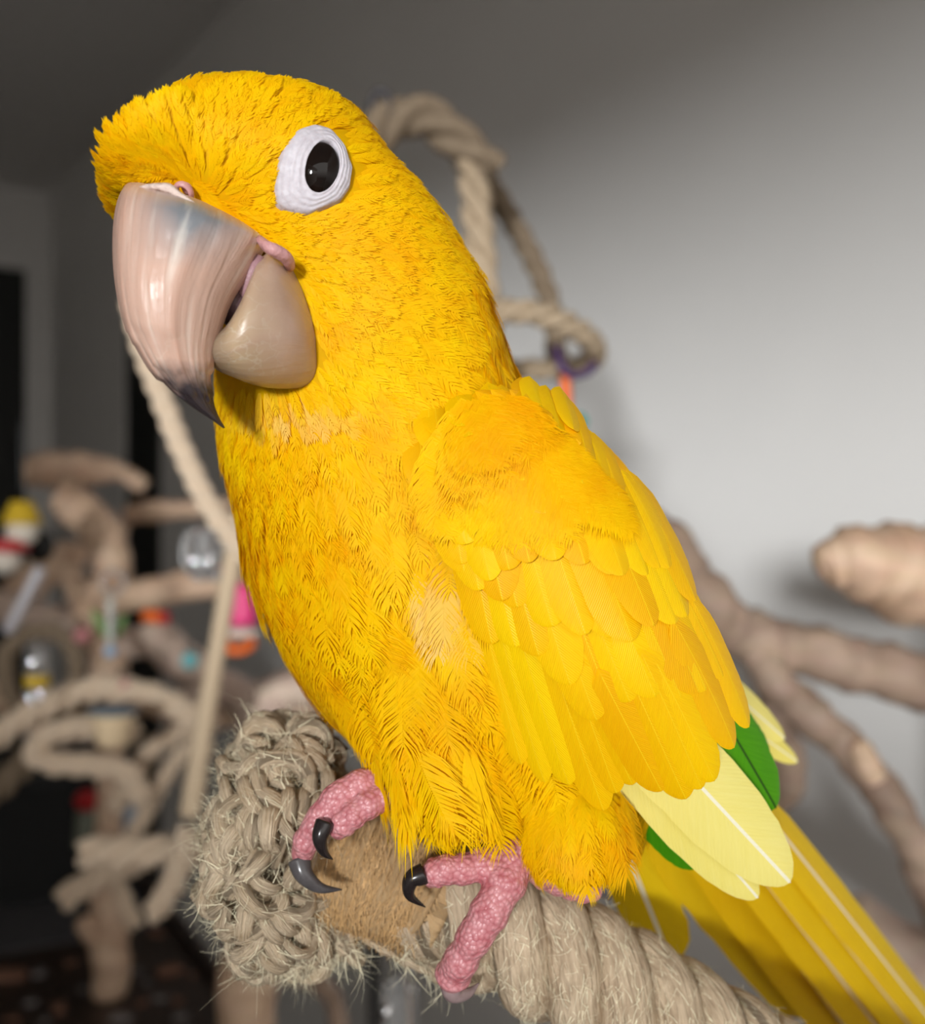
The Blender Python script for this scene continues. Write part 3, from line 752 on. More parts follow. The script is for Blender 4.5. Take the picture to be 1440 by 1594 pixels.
# lowest: pale and green primaries, then the long yellow feathers, then rows of coverts up to the shoulder
pr = blade_mesh('primary_feather', M['primary'], .56, 31, .22, .02); gm = blade_mesh('green_feather', M['green'], .70, 32, .2, .02); gd = blade_mesh('under_green_feather', M['green'], .70, 33, .2, .02)
def free_feather(me, r, t, hw, parent, nrm=(0.1, -1, .15), roll=0.0):
    a, b = V(*r), V(*t); return place_feather(me, parent, a, b, np.array(nrm), hw * (r[2] + t[2]) / 2 / F, roll)
free_feather(gd, (960,1215,.205), (1088,1350,.214), 30, wing)
free_feather(gd, (1050,1090,.203), (1168,1266,.210), 50, wing, (.3, -1, .1))
free_feather(gm, (1080,1040,.206), (1208,1258,.212), 50, wing, (.45, -1, .15))
free_feather(gd, (1110,1060,.214), (1198,1180,.218), 26, wing, (.8, -1, .15))
free_feather(pr, (905,1085,.196), (1180,1398,.205), 52, wing, (.0, -1, .1), .18)
free_feather(pr, (960,1085,.194), (1230,1374,.203), 68, wing, (.15, -1, .2), -.10)
for (r, t, hw) in [((735,890),(812,1190),30),((765,930),(848,1218),32),((800,960),(886,1222),34),((850,1000),(940,1262),36),((900,1030),(985,1222),32),((935,1050),(1030,1232),36),
                   ((975,1040),(1068,1244),38),((1015,1020),(1112,1216),36),((1050,970),(1143,1164),34),((1075,930),(1166,1132),32),((880,1010),(960,1235),34),((1000,1020),(1092,1228),34)]:
    wing_feather(r, t, hw, lng[nfe % 2], -.0004 + .0002 * (nfe % 3), .0003 + .00012 * (nfe % 4), random.uniform(-.08, .08))
rows = [([(772,1000),(828,1016),(876,1056),(933,1116),(986,1098),(1047,1090),(1090,1078),(1128,1060)], 13, 260, 42, .0008, lng),
        ([(722,905),(760,935),(797,955),(872,981),(935,990),(975,1003),(1020,985),(1062,965),(1085,950)], 12, 215, 45, .0012, cov),
        ([(700,865),(745,900),(800,885),(860,880),(920,880),(975,895),(1015,900),(1040,890)], 12, 170, 40, .0016, cov),
        ([(680,805),(725,838),(785,822),(840,808),(900,808),(950,818),(990,820)], 11, 115, 34, .0019, cov),
        ([(664,760),(705,782),(760,770),(815,760),(870,752),(920,756),(962,765)], 11, 100, 30, .0022, cov),
        ([(672,712),(730,722),(785,710),(840,704),(890,708),(930,722)], 10, 85, 27, .0024, cov),
        ([(690,676),(740,676),(795,664),(850,664),(890,678)], 9, 66, 23, .0026, cov)]
for ri, (pl, cnt, ln, hw, lf, ms) in enumerate(rows):
    T_ = catmull(np.array(pl, float), cnt)
    order = list(range(cnt))
    for j in order:
        x, y = T_[j] + np.array([random.uniform(-11, 11), random.uniform(-15, 13)])
        k = np.clip((x - 680) / 400, 0, 1); d = np.array([.10 + .42 * k, 1.0]); d /= np.linalg.norm(d); l_n = ln * random.uniform(.9, 1.1)
        wing_feather((x - d[0] * l_n, y - d[1] * l_n), (x, y), hw * random.uniform(.9, 1.1), ms[(j + ri) % len(ms)], lf - (.0016 if ri < 3 else .0022 + .0012 * (ri - 2)), lf + .00025 * (j % 3), random.uniform(-.06, .10))
# scapulars (shade put into their orange) and tertials along the back edge
for (r, t, hw) in [((770,610),(905,690),24),((800,612),(935,730),26),((850,640),(985,745),26),((880,680),(1000,800),26),((905,720),(1030,860),28),((930,770),(1058,930),28),((950,830),(1090,1000),28),((985,900),(1128,1062),28),((1010,960),(1155,1100),26),((745,610),(860,650),22)]:
    a = V(r[0], r[1], wing_z(*r) + .001); zb = wing_z(min(t[0], 940), t[1]); b = V(t[0], t[1], max(.196, wing_z(*t) - .004) if t[0] > 920 else wing_z(*t) - .003)
    place_feather(sca[0] if t[0] < 1080 else lng[0], wing, a, b, np.array([.55, -1, .35]), hw * .19 / F, random.uniform(-.05, .15))
# far wing tip
fw = empty('far_wing', V(1150, 1080, .245)); fw.parent = parrot; fw.matrix_parent_inverse = world_of(parrot).inverted()
free_feather(pr, (1060,1010,.240), (1222,1150,.252), 32, fw, (.3, -1, .5)); free_feather(pr, (1060,1060,.243), (1242,1186,.256), 24, fw, (.1, -1, .4))
free_feather(lng[0], (1040,960,.236), (1160,1110,.244), 34, fw, (.4, -1, .4))

# small soft feathers over the shoulder so that the coverts grow out of the breast plumage
sp_, sn_, sf_, st_ = [], [], [], []
for i in range(900):
    x, y = random.uniform(655, 940), random.uniform(585, 790)
    if y < 615 - (x - 700) * .10 or x > 815 + (y - 620) * .95 or x < 655 + max(0, (690 - y)) * .7 or random.random() > (800 - y) / 150: continue
    sp_.append(wp3(x, y, .0024 - .0015 * max(0, (640 - y) / 50) - .0004 * max(0, (y - 700) / 60))); sn_.append(wnrm(x, y)); st_.append(np.clip(.15 + .7 * (y - 630) / 130 - .3 * (x - 700) / 200, -.1, .9) + random.uniform(-.15, .15)); sf_.append(np.array([.25 + (x - 680) / 400, 0, -1.0 + random.uniform(-.1, .1)]))
sp_, sn_, sf_ = map(np.array, (sp_, sn_, sf_)); sf_ = norm(sf_ - sn_ * (sf_ * sn_).sum(1)[:, None]); K = len(sp_)
a_, b_, c_, d_ = feather_cloud(sp_, sn_, sf_, RNG.uniform(.006, .0085, K), RNG.uniform(.0026, .0036, K), 28, np.full(K, .07), np.full(K, 12.), np.zeros(K), np.array(st_), np.zeros(K), reach=.5)
so = link_mesh('shoulder_down', fast_mesh('shoulder_down', a_, b_, M['plume'], {'tint': c_, 'down': d_}), wing); tag(so, kind='stuff')

# ---- tail
tail = empty('tail', V(960, 1270, .232)); tail.parent = parrot; tail.matrix_parent_inverse = world_of(parrot).inverted()
tm = blade_mesh('tail_feather', M['tail'], .82, 41, .12, .0); td = blade_mesh('tail_feather_wide', M['tail'], .85, 42, .12, .0)
for (me, r, t, hw, nr) in [(tm,(925,1200,.232),(1046,1500,.262),50,(-.15,-1,.0)),(tm,(1000,1230,.234),(1275,1575,.290),60,(.0,-1,.2)),(td,(1050,1235,.232),(1345,1640,.300),52,(.1,-1,.25)),
                       (tm,(1090,1240,.230),(1405,1650,.304),42,(.2,-1,.3)),(td,(1120,1220,.229),(1450,1640,.308),40,(.3,-1,.3)),(tm,(1140,1200,.230),(1490,1640,.314),34,(.5,-1,.3))]:
    free_feather(me, r, t, hw, tail, nr)
free_feather(sca[0], (1120,1200,.2285), (1190,1310,.240), 26, tail, (.3,-1,.3))

# ---- feet
def skin_mat():
    m, n, l, p = new_mat('pink_foot_skin'); t = nd(n, 'ShaderNodeTexCoord')
    vo = nd(n, 'ShaderNodeTexVoronoi', i_Scale=1150.0); l.new(t.outputs['Object'], vo.inputs['Vector'])
    nz = nd(n, 'ShaderNodeTexNoise', i_Scale=300.0, i_Detail=3.0); l.new(t.outputs['Object'], nz.inputs['Vector'])
    f = mth(n, l, 'ADD', mth(n, l, 'MULTIPLY', vo.outputs['Distance'], -.9), mth(n, l, 'ADD', nz.outputs[0], .35), clamp=True)
    l.new(mixrgb(n, l, f, (0.46, 0.13, 0.15), (0.72, 0.36, 0.38)), p.inputs['Base Color'])
    p.inputs['Roughness'].default_value = .38; p.inputs['Subsurface Weight'].default_value = .15; p.inputs['Subsurface Radius'].default_value = (.002, .0007, .0006)
    b = nd(n, 'ShaderNodeBump', i_Strength=.6, i_Distance=.0005); b.invert = True; l.new(vo.outputs['Distance'], b.inputs['Height']); l.new(b.outputs[0], p.inputs['Normal'])
    return m
M['foot'] = skin_mat()
M['claw'] = plain('grey_claw', (0.075, 0.068, 0.07), .25, .5, 500, spec=.5); M['claw_dark'] = plain('black_claw', (0.018, 0.014, 0.014), .22, .4, 500, spec=.5)
M['claw_clear'] = plain('horn_claw', (0.28, 0.20, 0.20), .25, .4, 500, spec=.5)
def toe(pts, r, n=40):
    C = catmull(np.array([V(*p) for p in pts]), n); s = np.linspace(0, 1, n)
    R = np.interp(s, np.linspace(0, 1, len(r)), r) * (1 + .07 * np.sin(s * 46) + .03 * np.sin(s * 83 + 1)); R[-1] *= .55; R[-2] *= .85
    return tube(C, R, 18, lump=.03)
def claw(pts, r, m, parent):
    C = catmull(np.array([V(*p) for p in pts]), 18); R = r * (1 - np.linspace(0, 1, 18) ** 1.4 * .94); v, f, uv = tube(C, R, 14); obj('claw', v, f, m, parent)
def foot(name_parts, lab):
    me = remeshed(name_parts, .00035, 3); me.name = 'foot'; me.materials.clear(); me.materials.append(M['foot'])
    o = link_mesh('foot', me, parrot); return o
f1 = foot([toe([(690,1185,.208),(632,1214,.2010),(575,1215,.1975),(520,1245,.1955),(482,1300,.1960),(468,1338,.1985)], [.0028,.0025,.0025,.0025,.0024,.0021]),
           toe([(680,1206,.206),(632,1232,.1990),(585,1246,.1950),(545,1272,.1935),(518,1296,.1945)], [.0028,.0026,.0026,.0025,.0022])], 0)
claw([(466,1338,.1975),(474,1362,.1965),(498,1382,.1970),(532,1385,.1990)], .0021, M['claw'], f1)
claw([(506,1280,.1920),(498,1304,.1910),(504,1326,.1920),(518,1338,.1935)], .0017, M['claw_dark'], f1)
f2 = foot([toe([(800,1290,.206),(790,1330,.2000),(735,1350,.1965),(690,1355,.1955),(660,1366,.1965)], [.0034,.0036,.0028,.0027,.0022]),
           toe([(815,1280,.206),(800,1340,.1985),(770,1405,.1945),(735,1465,.1940),(708,1512,.1965),(704,1530,.1985)], [.0036,.0042,.0035,.0031,.0032,.0026]),
           toe([(780,1320,.2020),(830,1345,.2000),(885,1374,.2020),(930,1388,.2060)], [.0034,.0034,.0030,.0022])], 1)
claw([(660,1360,.1950),(640,1370,.1945),(638,1394,.1950),(662,1412,.1975)], .0019, M['claw_dark'], f2)
claw([(702,1526,.1975),(706,1546,.1980),(728,1546,.2000),(746,1530,.2020)], .0021, M['claw_clear'], f2)
claw([(928,1386,.2050),(946,1392,.2070),(948,1402,.2090)], .0014, M['claw'], f2)

# ================================================================== the rope perch the parrot stands on
AX = catmull(np.array([V(405, 1318, .2215), V(480, 1328, .220), V(590, 1352, .2185), V(700, 1400, .218), (V(850, 1482, .218)), V(1000, 1568, .219), V(1200, 1690, .223), V(1460, 1830, .232), V(1800, 1960, .28), V(1900, 1750, .42), V(1690, 1480, .632)]), 1600)
ALEN = np.concatenate([[0], np.cumsum(np.linalg.norm(np.diff(AX, axis=0), axis=1))]); ATOT = ALEN[-1]
def ax_at(s): return np.stack([np.interp(s, ALEN, AX[:, k]) for k in range(3)], -1)
perch = empty('rope_perch', V(620, 1360, .2185)); tag(perch, 'thick twisted jute rope perch with frayed curly end under the parrot', 'rope perch')
aT, aN, aB = frames(AX)
def fr_at(s): return [norm(np.stack([np.interp(s, ALEN, Q[:, k]) for k in range(3)], -1)) for Q in (aT, aN, aB)]
def s_of(px): return float(np.interp(px, proj(AX)[:, 0], ALEN))
s0, s1 = s_of(655), ATOT
def strand_curve(k, sA, sB, hr, lead, n):
    s = np.linspace(sA, sB, n); c = ax_at(s); t, nn, bb = fr_at(s); ph = 2 * PI * s / lead + 2 * PI * k / 3
    sg = 1.0 if bb[0][2] > 0 else -1.0                 # bb points up in the picture
    return c + hr * (np.cos(ph)[:, None] * bb * sg + np.sin(ph)[:, None] * nn)
LEAD, HR, SR = .0345, .0080, .0053
strands = [strand_curve(k, s0, s1, HR, LEAD, 900) for k in range(3)]
for C in strands:
    v, f, uv = tube(C, SR * (1 + .03 * np.sin(np.arange(900) * .9)), 20, lump=.012, seed=int(C[0, 0] * 1e5) & 255)
    obj('strand', v, f, M['jute'], perch, uv=uv)
# golden brown binding: many thin turns of yarn
sb0, sb1 = s_of(505), s_of(668)
bp = []
for k in range(3):
    nt = 6.0; s = np.linspace(sb0, sb1, 340); c = ax_at(s); t, nn, bb = fr_at(s); ph = 2 * PI * (s - sb0) / (sb1 - sb0) * nt + 2 * PI * k / 3
    r = .0122 + .0006 * np.sin(s * 900 + k)
    bp.append(tube(c + r[:, None] * (np.cos(ph)[:, None] * bb + np.sin(ph)[:, None] * nn), .00085, 8))
s = np.linspace(sb0 - .004, sb1 + .004, 30); bp.append(tube(ax_at(s), .0120, 28))
v, f, uv = merge(bp); obj('binding', v, f, M['jute_gold'], perch, uv=uv)['label'] = 'golden brown yarn binding'

def fibres(P, Dr, Nn, L, w, m, name, parent, bendy=.5, rng=RNG, tint=None):
    """short loose fibres as narrow ribbons"""
    K = len(P); sd = np.cross(Dr, Nn); b1 = rng.normal(0, bendy, (K, 1)); b2 = rng.normal(0, bendy, (K, 1))
    q = []
    for t in (0, .33, .66, 1.0):
        c = P + Dr * (L * t)[:, None] + Nn * (L[:, None] * .35 * b1 * t * t) + sd * (L[:, None] * b2 * t * t)
        wv = sd * (w * (1 - .7 * t))[:, None]; q += [c - wv, c + wv]
    v = np.stack(q, 1).reshape(-1, 3); b = (np.arange(K) * 8)[:, None]
    tr = np.concatenate([b + [0, 1, 3], b + [0, 3, 2], b + [2, 3, 5], b + [2, 5, 4], b + [4, 5, 7], b + [4, 7, 6]], 0)
    return tag(link_mesh(name, fast_mesh(name, v, tr, m), parent), kind='stuff')

M['fibre'] = plain('jute_fibre', (0.90, 0.74, 0.53), .6, .3, 900, spec=.3)
M['fibre_gold'] = plain('golden_fibre', (0.55, 0.34, 0.15), .6, .45, 900, spec=.3)
KF = int(900 * min(.9, .17 / (s1 - s0)))
P_, D_, N_ = [], [], []
for C in strands:
    T_, A_, B_ = frames(C)
    for i in range(6500):
        k = random.randint(2, KF); a = random.uniform(0, 2 * PI); n_ = math.cos(a) * A_[k] + math.sin(a) * B_[k]
        if n_[1] > .45: continue
        P_.append(C[k] + n_ * SR * .985 + T_[k] * random.uniform(-.0006, .0006)); N_.append(n_)
        D_.append(T_[k] * random.choice((1, -1)) + n_ * random.uniform(.02, .38) + np.cross(T_[k], n_) * (.45 + random.gauss(0, .3)))
K = len(P_); fibres(np.array(P_), norm(np.array(D_)), np.array(N_), RNG.uniform(.0012, .0042, K), RNG.uniform(.00005, .00011, K), M['fibre'], 'fuzz', perch)
P_, D_, N_ = [], [], []
for i in range(5200):
    s = random.uniform(sb0, sb1); c = ax_at(np.array([s]))[0]; t, nn, bb = [q[0] for q in fr_at(np.array([s]))]; a = random.uniform(0, 2 * PI)
    n_ = math.cos(a) * bb + math.sin(a) * nn
    if n_[1] > .5: continue
    P_.append(c + n_ * .01285); N_.append(n_); D_.append(np.cross(t, n_) * random.choice((-1, 1)) + t * random.gauss(.1, .2) + n_ * random.uniform(-.02, .10))
K = len(P_); fibres(np.array(P_), norm(np.array(D_)), np.array(N_), RNG.uniform(.002, .006, K), RNG.uniform(.00005, .00011, K), M['fibre_gold'], 'binding_fuzz', perch, .35)
# frayed end: a mop of curled yarns round a core
v, f = px_ell(434, 1322, .2215, 72, 142, .0160, -.12); core = obj('frayed_core', v, f, M['jute_pale'], perch, uv=np.array(v)[:, [0, 2]] * 60)
yarn = []; P_, D_, N_ = [], [], []; rr_ = random.Random(5)
def curl(c, n, t, L, R, tw, r):
    b = np.cross(n, t); pts = []; m_ = 26
    for i in range(m_):
        u = i / (m_ - 1); a = tw * u * 2 * PI
        pts.append(c + t * (L * (u - .5)) + b * (R * math.sin(a)) + n * (R * (1 - math.cos(a)) * .9 + .0012 * math.sin(u * PI)))
    return np.array(pts)
for i in range(215):
    y0 = rr_.uniform(-1, 1); a = rr_.uniform(-PI * .95, PI * .95)
    px, py = 434 + 70 * math.sin(a) * math.sqrt(1 - y0 * y0 * .8) , 1320 + y0 * 148; dz = -.0165 * math.cos(a) * math.sqrt(max(.05, 1 - y0 * y0))
    if y0 > .55: px += 20
    c = V(px - y0 * 12, py, .2215) + np.array([0, dz, 0]); n = norm(c - V(440, 1325, .2215)); t = norm(np.cross(n, np.array([rr_.gauss(0, 1), rr_.gauss(0, 1), rr_.gauss(0, 1)])))
    r = rr_.uniform(.0012, .0021); C = curl(c, n, t, rr_.uniform(.005, .012), rr_.uniform(.0016, .0032), rr_.choice((1.2, 1.6, 2.0)), r)
    yarn.append(tube(C, r * np.sin(np.linspace(.35, 2.8, 26)) ** .6, 8, lump=.1, seed=i))
    T_, A_, B_ = frames(C)
    for j in range(75):
        k = rr_.randint(0, 25); a2 = rr_.uniform(0, 2 * PI); n_ = math.cos(a2) * A_[k] + math.sin(a2) * B_[k]
        P_.append(C[k] + n_ * r * .9); N_.append(n_); D_.append(T_[k] * rr_.choice((1, -1)) + n_ * rr_.uniform(0, .45) + np.cross(T_[k], n_) * rr_.gauss(0, .35))
# a lock hanging below
for (x0, y0, x1, y1) in [(440,1470,470,1520),(500,1450,560,1500),(470,1450,455,1515),(540,1440,640,1500),(600,1470,690,1525),(520,1440,530,1490),(640,1480,700,1530),(400,1440,430,1500)]:
    C = catmull(np.array([V(x0, y0, .214), V((x0 + x1) / 2 + 12, (y0 + y1) / 2, .2125), V(x1, y1, .2145)]), 26); yarn.append(tube(C, .0019 * np.sin(np.linspace(.5, 2.7, 26)) ** .6, 8, lump=.15, seed=x0)); T_, A_, B_ = frames(C)
    for j in range(110):
        k = rr_.randint(0, 25); a2 = rr_.uniform(0, 2 * PI); n_ = math.cos(a2) * A_[k] + math.sin(a2) * B_[k]
        P_.append(C[k] + n_ * .0015); N_.append(n_); D_.append(T_[k] + n_ * rr_.uniform(0, .5) + np.cross(T_[k], n_) * rr_.gauss(0, .4))
v, f, uv = merge(yarn); fe = obj('frayed_end', v, f, M['jute_pale'], perch, uv=uv); tag(fe, 'mop of curled pale jute yarn', kind='stuff')
K = len(P_); fibres(np.array(P_), norm(np.array(D_)), np.array(N_), RNG.uniform(.001, .0055, K) , RNG.uniform(.00004, .0001, K), M['fibre'], 'frayed_fuzz', perch, .8)

# ================================================================== play stands, ropes and toys behind the parrot
def branch(parent, name, pts, m, lump=.07, seed=0, n=None, ns=14):
    """wooden branch through (px, py, depth, radius in pixels)"""
    q = catmull(np.array(pts, float), n or 10 * len(pts)); C = np.array([V(*p[:3]) for p in q]); R = np.abs(q[:, 3] * q[:, 2] / F)
    v, f, uv = tube(C, R, ns, lump=lump, seed=seed); return obj(name, v, f, m, parent, uv=uv)

def rope_thing(name, pts, m, label, cat='rope', group=None, sign=1):
    """twisted rope through (px, py, depth, radius in pixels); radius taken from the first point"""
    q = catmull(np.array([p[:3] for p in pts], float), 34 * len(pts)); C = np.array([V(*p) for p in q]); r = pts[0][3] * pts[0][2] / F
    v, f, uv = rope(C, r, r * 5.5, 3, 8, sign); o = obj(name, v, f, m, None, uv=uv); tag(o, label, cat, group); return o

TOP = .98
# table with tray
e1 = norm(np.array([-.48, .88])); e2 = norm(np.array([-.88, -.48])); NC_ = np.array([-.12, .95])
def tb(a, b, z): q = NC_ + e1 * a + e2 * b; return (q[0], q[1], z)
def tbox(a0, a1, b0, b1, z0, z1):
    v = [tb(a, b, z) for z in (z0, z1) for b in (b0, b1) for a in (a0, a1)]
    return np.array(v), [(0, 2, 3, 1), (4, 5, 7, 6), (0, 1, 5, 4), (2, 6, 7, 3), (0, 4, 6, 2), (1, 3, 7, 5)]
M['tray'] = plain('dark_tray', (0.030, 0.017, 0.012), .35, .4, 30); M['greymat'] = plain('grey_mat', (0.055, 0.052, 0.055), .7, .2, 60); M['black'] = plain('black_plastic', (0.006, 0.006, 0.006), .4, .3, 40)
tbl = empty('table', tb(.45, .45, 0)); tag(tbl, 'dark brown table with a raised rim, wood litter scattered over its top', 'table')
v, f = tbox(0, .92, 0, .95, TOP - .03, TOP); obj('table_top', v, f, M['tray'], tbl, smooth=False)
for (a0, a1, b0, b1) in [(0, .92, -.012, 0), (0, .92, .95, .962), (-.012, 0, -.012, .962), (.92, .932, -.012, .962)]:
    v, f = tbox(a0, a1, b0, b1, TOP - .035, TOP + .012); obj('rim', v, f, M['tray'], tbl, smooth=False)
for (a, b) in [(.03, .03), (.86, .03), (.03, .88), (.86, .88)]:
    v, f = tbox(a, a + .04, b, b + .04, 0, TOP - .03); obj('leg', v, f, M['tray'], tbl, smooth=False)
v, f = tbox(.52, .91, .01, .94, TOP, TOP + .004); tag(obj('mat', v, f, M['greymat'], None, smooth=False), 'dark grey mat lying on the back of the brown table', 'mat')
bx = empty('speaker', tb(.72, .40, TOP)); tag(bx, 'black box speaker standing on the grey mat', 'speaker')
v, f = tbox(.68, .84, .035, .52, TOP + .004, TOP + .17); obj('cabinet', v, f, M['black'], bx, smooth=False)
v, f = tbox(.674, .68, .05, .505, TOP + .02, TOP + .155); obj('grille', v, f, plain('speaker_cloth', (.012, .012, .012), .9, .3, 400), bx, smooth=False)

# wooden play stand on the table
st = empty('wooden_play_stand', V(172, 1552, 1.2)); tag(st, 'tan branching wood play stand rising from the brown table', 'play stand')
J, JP, JD = M['java'], M['java_pale'], M['java']
branch(st, 'trunk', [(172,1549,1.2,27),(172,1480,1.2,30),(168,1400,1.2,27),(170,1310,1.2,21),(172,1220,1.2,22),(172,1120,1.2,26),(168,1020,1.2,30),(140,955,1.2,28)], J, seed=1)
branch(st, 'branch', [(160,1470,1.2,18),(140,1448,1.19,17),(128,1436,1.18,13)], J, seed=2)
branch(st, 'branch', [(92,772,1.2,22),(112,786,1.2,30),(145,812,1.2,32),(172,860,1.2,31),(168,905,1.2,27),(140,942,1.2,24),(116,950,1.2,17)], J, seed=3)
branch(st, 'branch', [(160,940,1.2,22),(200,930,1.17,24),(280,914,1.15,25),(360,900,1.15,24),(460,885,1.15,22)], J, seed=4)
branch(st, 'branch', [(150,990,1.2,26),(100,975,1.25,28),(50,960,1.28,26),(-40,930,1.3,26)], JP, seed=5)
branch(st, 'branch', [(150,965,1.21,20),(110,890,1.28,18),(150,845,1.33,17),(190,820,1.36,15)], JD, seed=6)
branch(st, 'branch', [(20,930,1.32,30),(70,890,1.34,28),(120,855,1.36,22)], JD, seed=7)
branch(st, 'branch', [(110,800,1.22,18),(106,770,1.3,18),(112,745,1.36,20)], JD, seed=8)
branch(st, 'branch', [(42,730,1.36,20),(60,732,1.36,27),(110,730,1.36,28),(148,732,1.36,24),(185,734,1.36,15),(225,758,1.36,13)], JD, seed=9)
branch(st, 'branch', [(195,802,1.36,13),(230,797,1.36,17),(300,792,1.36,14),(360,786,1.36,12)], JD, seed=10)
branch(st, 'branch', [(190,1000,1.2,22),(250,1000,1.2,30),(300,1045,1.2,33),(370,1085,1.2,30),(450,1120,1.2,28)], JP, seed=11)
branch(st, 'branch', [(172,1120,1.2,24),(90,1140,1.2,20),(30,1110,1.2,18),(-40,1060,1.2,18)], JD, seed=12)
branch(st, 'branch', [(180,1080,1.2,22),(250,1095,1.22,24),(330,1110,1.24,26),(420,1080,1.26,26),(520,1040,1.28,24)], J, seed=13)

# thick trunk behind the perch, standing on the floor
tk = empty('climbing_tree', V(392, 1700, .85) * np.array([1, 1, 0])); tag(tk, 'thick reddish brown trunk standing behind the frayed rope end', 'tree trunk')
base = V(392, 1700, .85); lowz = 797 + 1.5 / .85 * F
branch(tk, 'trunk', [(392,lowz,.85,60),(390,2600,.85,52),(390,1900,.85,48),(388,1700,.85,46),(386,1540,.85,46),(392,1440,.85,42),(410,1300,.85,36),(440,1150,.85,32),(480,1080,.86,26)], M['java'], seed=21, n=60)
branch(tk, 'branch', [(425,1230,.85,26),(400,1130,.84,30),(440,1085,.84,32),(520,1060,.85,30)], JP, seed=22)
branch(tk, 'branch', [(400,1500,.85,24),(470,1520,.9,16),(520,1560,.95,15),(530,1700,.95,15)], M['java_grey'], seed=23)

# driftwood tree by the wall on the other side
dt = empty('driftwood_tree', np.array([V(1640, 1200, .66)[0], .66, 0])); tag(dt, 'grey brown driftwood tree with winding branches in front of the white wall', 'driftwood tree')
GR = M['java_grey']; fz = 797 + 1.5 / .66 * F
branch(dt, 'trunk', [(1690,fz,.66,75),(1690,3200,.66,68),(1680,2200,.66,62),(1660,1500,.66,60),(1640,1100,.66,58),(1620,900,.66,60),(1600,800,.66,50)], GR, seed=31, n=60)
branch(dt, 'branch', [(985,800,.60,30),(1030,850,.60,46),(1085,930,.60,50),(1150,985,.61,44),(1240,1010,.62,42),(1340,1035,.63,44),(1440,1060,.64,46),(1640,1090,.66,50)], GR, seed=32)
branch(dt, 'branch', [(1180,1015,.61,30),(1205,1060,.60,30),(1260,1112,.60,32),(1320,1165,.60,30),(1375,1235,.60,32),(1420,1310,.60,30),(1460,1400,.61,34),(1560,1600,.64,40),(1690,1800,.66,40)], GR, seed=33)
branch(dt, 'branch', [(1200,1090,.62,20),(1215,1150,.63,28),(1222,1210,.64,34),(1205,1260,.64,20)], GR, seed=34)
branch(dt, 'branch', [(1272,886,.57,16),(1286,880,.57,36),(1330,872,.57,54),(1390,888,.58,72),(1460,905,.60,78),(1620,930,.66,64)], J, seed=35)
branch(dt, 'branch', [(1180,1420,.66,24),(1260,1425,.65,48),(1330,1448,.64,54),(1410,1490,.63,52),(1520,1560,.63,50),(1680,1700,.66,50)], M['java_pale'], seed=36)
branch(dt, 'knot', [(1330,1150,.595,12),(1345,1180,.585,20),(1362,1215,.585,18)], J, seed=37)

# ropes on the side of the trunk
CT = M['cotton']
rope_thing('rope_ring', [(205,470,.62,18),(222,540,.62),(250,615,.62),(290,715,.62),(345,815,.62),(450,920,.62),(600,970,.62),(700,900,.62),(720,750,.62),(690,600,.62),(590,470,.62),(440,400,.62),(300,400,.62),(205,470,.62)], CT, 'large pale cotton rope ring hanging behind the hooked beak', 'rope ring')
o = branch(None, 'wooden_dowel', [(372,800,.76,14),(362,870,.76,14),(342,990,.76,14),(318,1130,.76,15),(296,1270,.76,17)], plain('pale_dowel', (.56, .43, .29), .6, .15, 60, stretch=(1, 1, .2)), lump=.02); tag(o, 'thin straight pale wooden dowel slanting down to a rope crossbar', 'dowel')
rope_thing('rope_crossbar', [(128,1326,.78,25),(200,1325,.78),(300,1324,.78),(420,1322,.78),(520,1330,.78)], CT, 'short pale rope crossbar ending beside the frayed perch', 'rope perch')
rope_thing('rope_stub', [(296,1290,.76,20),(282,1345,.76),(258,1395,.76),(236,1424,.76)], M['cotton'], 'rope stub hanging from the end of the wooden dowel', 'rope')
G1 = 'ropes strung around the play stand'
rope_thing('rope_loop', [(-60,1190,1.0,21),(20,1130,1.0),(80,1095,1.0),(150,1072,1.0),(240,1085,1.0),(330,1130,1.0)], CT, 'long sagging rope crossing above the cream cup', 'rope', G1)
rope_thing('rope_loop', [(215,1140,.98,19),(130,1132,.98),(75,1145,.98),(55,1172,.98),(85,1188,.98),(150,1192,.98),(200,1205,.98),(225,1250,.98)], CT, 'hairpin rope bend around the cream cup', 'rope', G1)
rope_thing('rope_loop', [(-60,1270,1.05,22),(10,1215,1.05),(60,1165,1.05),(110,1120,1.05),(160,1095,1.05)], M['rope_brown'], 'brown rope slanting below the sagging pale rope', 'rope', G1)
rope_thing('rope_loop', [(330,1130,1.02,16),(280,1142,1.02),(235,1170,1.02),(205,1215,1.02),(180,1260,1.02)], CT, 'thin rope arching toward the dowel above another rope', 'rope', G1)
rope_thing('rope_loop', [(330,1165,1.0,14),(290,1170,1.0),(255,1215,1.0),(225,1270,1.0),(195,1320,1.0)], CT, 'thin rope running down to the rope crossbar', 'rope', G1)
rope_thing('rope_loop', [(40,985,1.05,15),(90,985,1.05),(118,1020,1.05),(118,1060,1.05),(96,1095,1.05),(50,1110,1.05),(15,1080,1.05),(10,1020,1.05),(40,985,1.05)], M['rope_brown'], 'small brown rope loop around the clear ball toy', 'rope', G1)
rope_thing('rope_stub', [(98,1400,.95,21),(140,1375,.95),(190,1350,.95),(230,1335,.95)], CT, 'thick grey rope stub crossing the play stand post', 'rope')
rope_thing('rope_stub', [(160,1340,.97,14),(185,1380,.97),(200,1420,.97),(214,1440,.97)], CT, 'thin rope tail hanging beside the play stand post', 'rope')

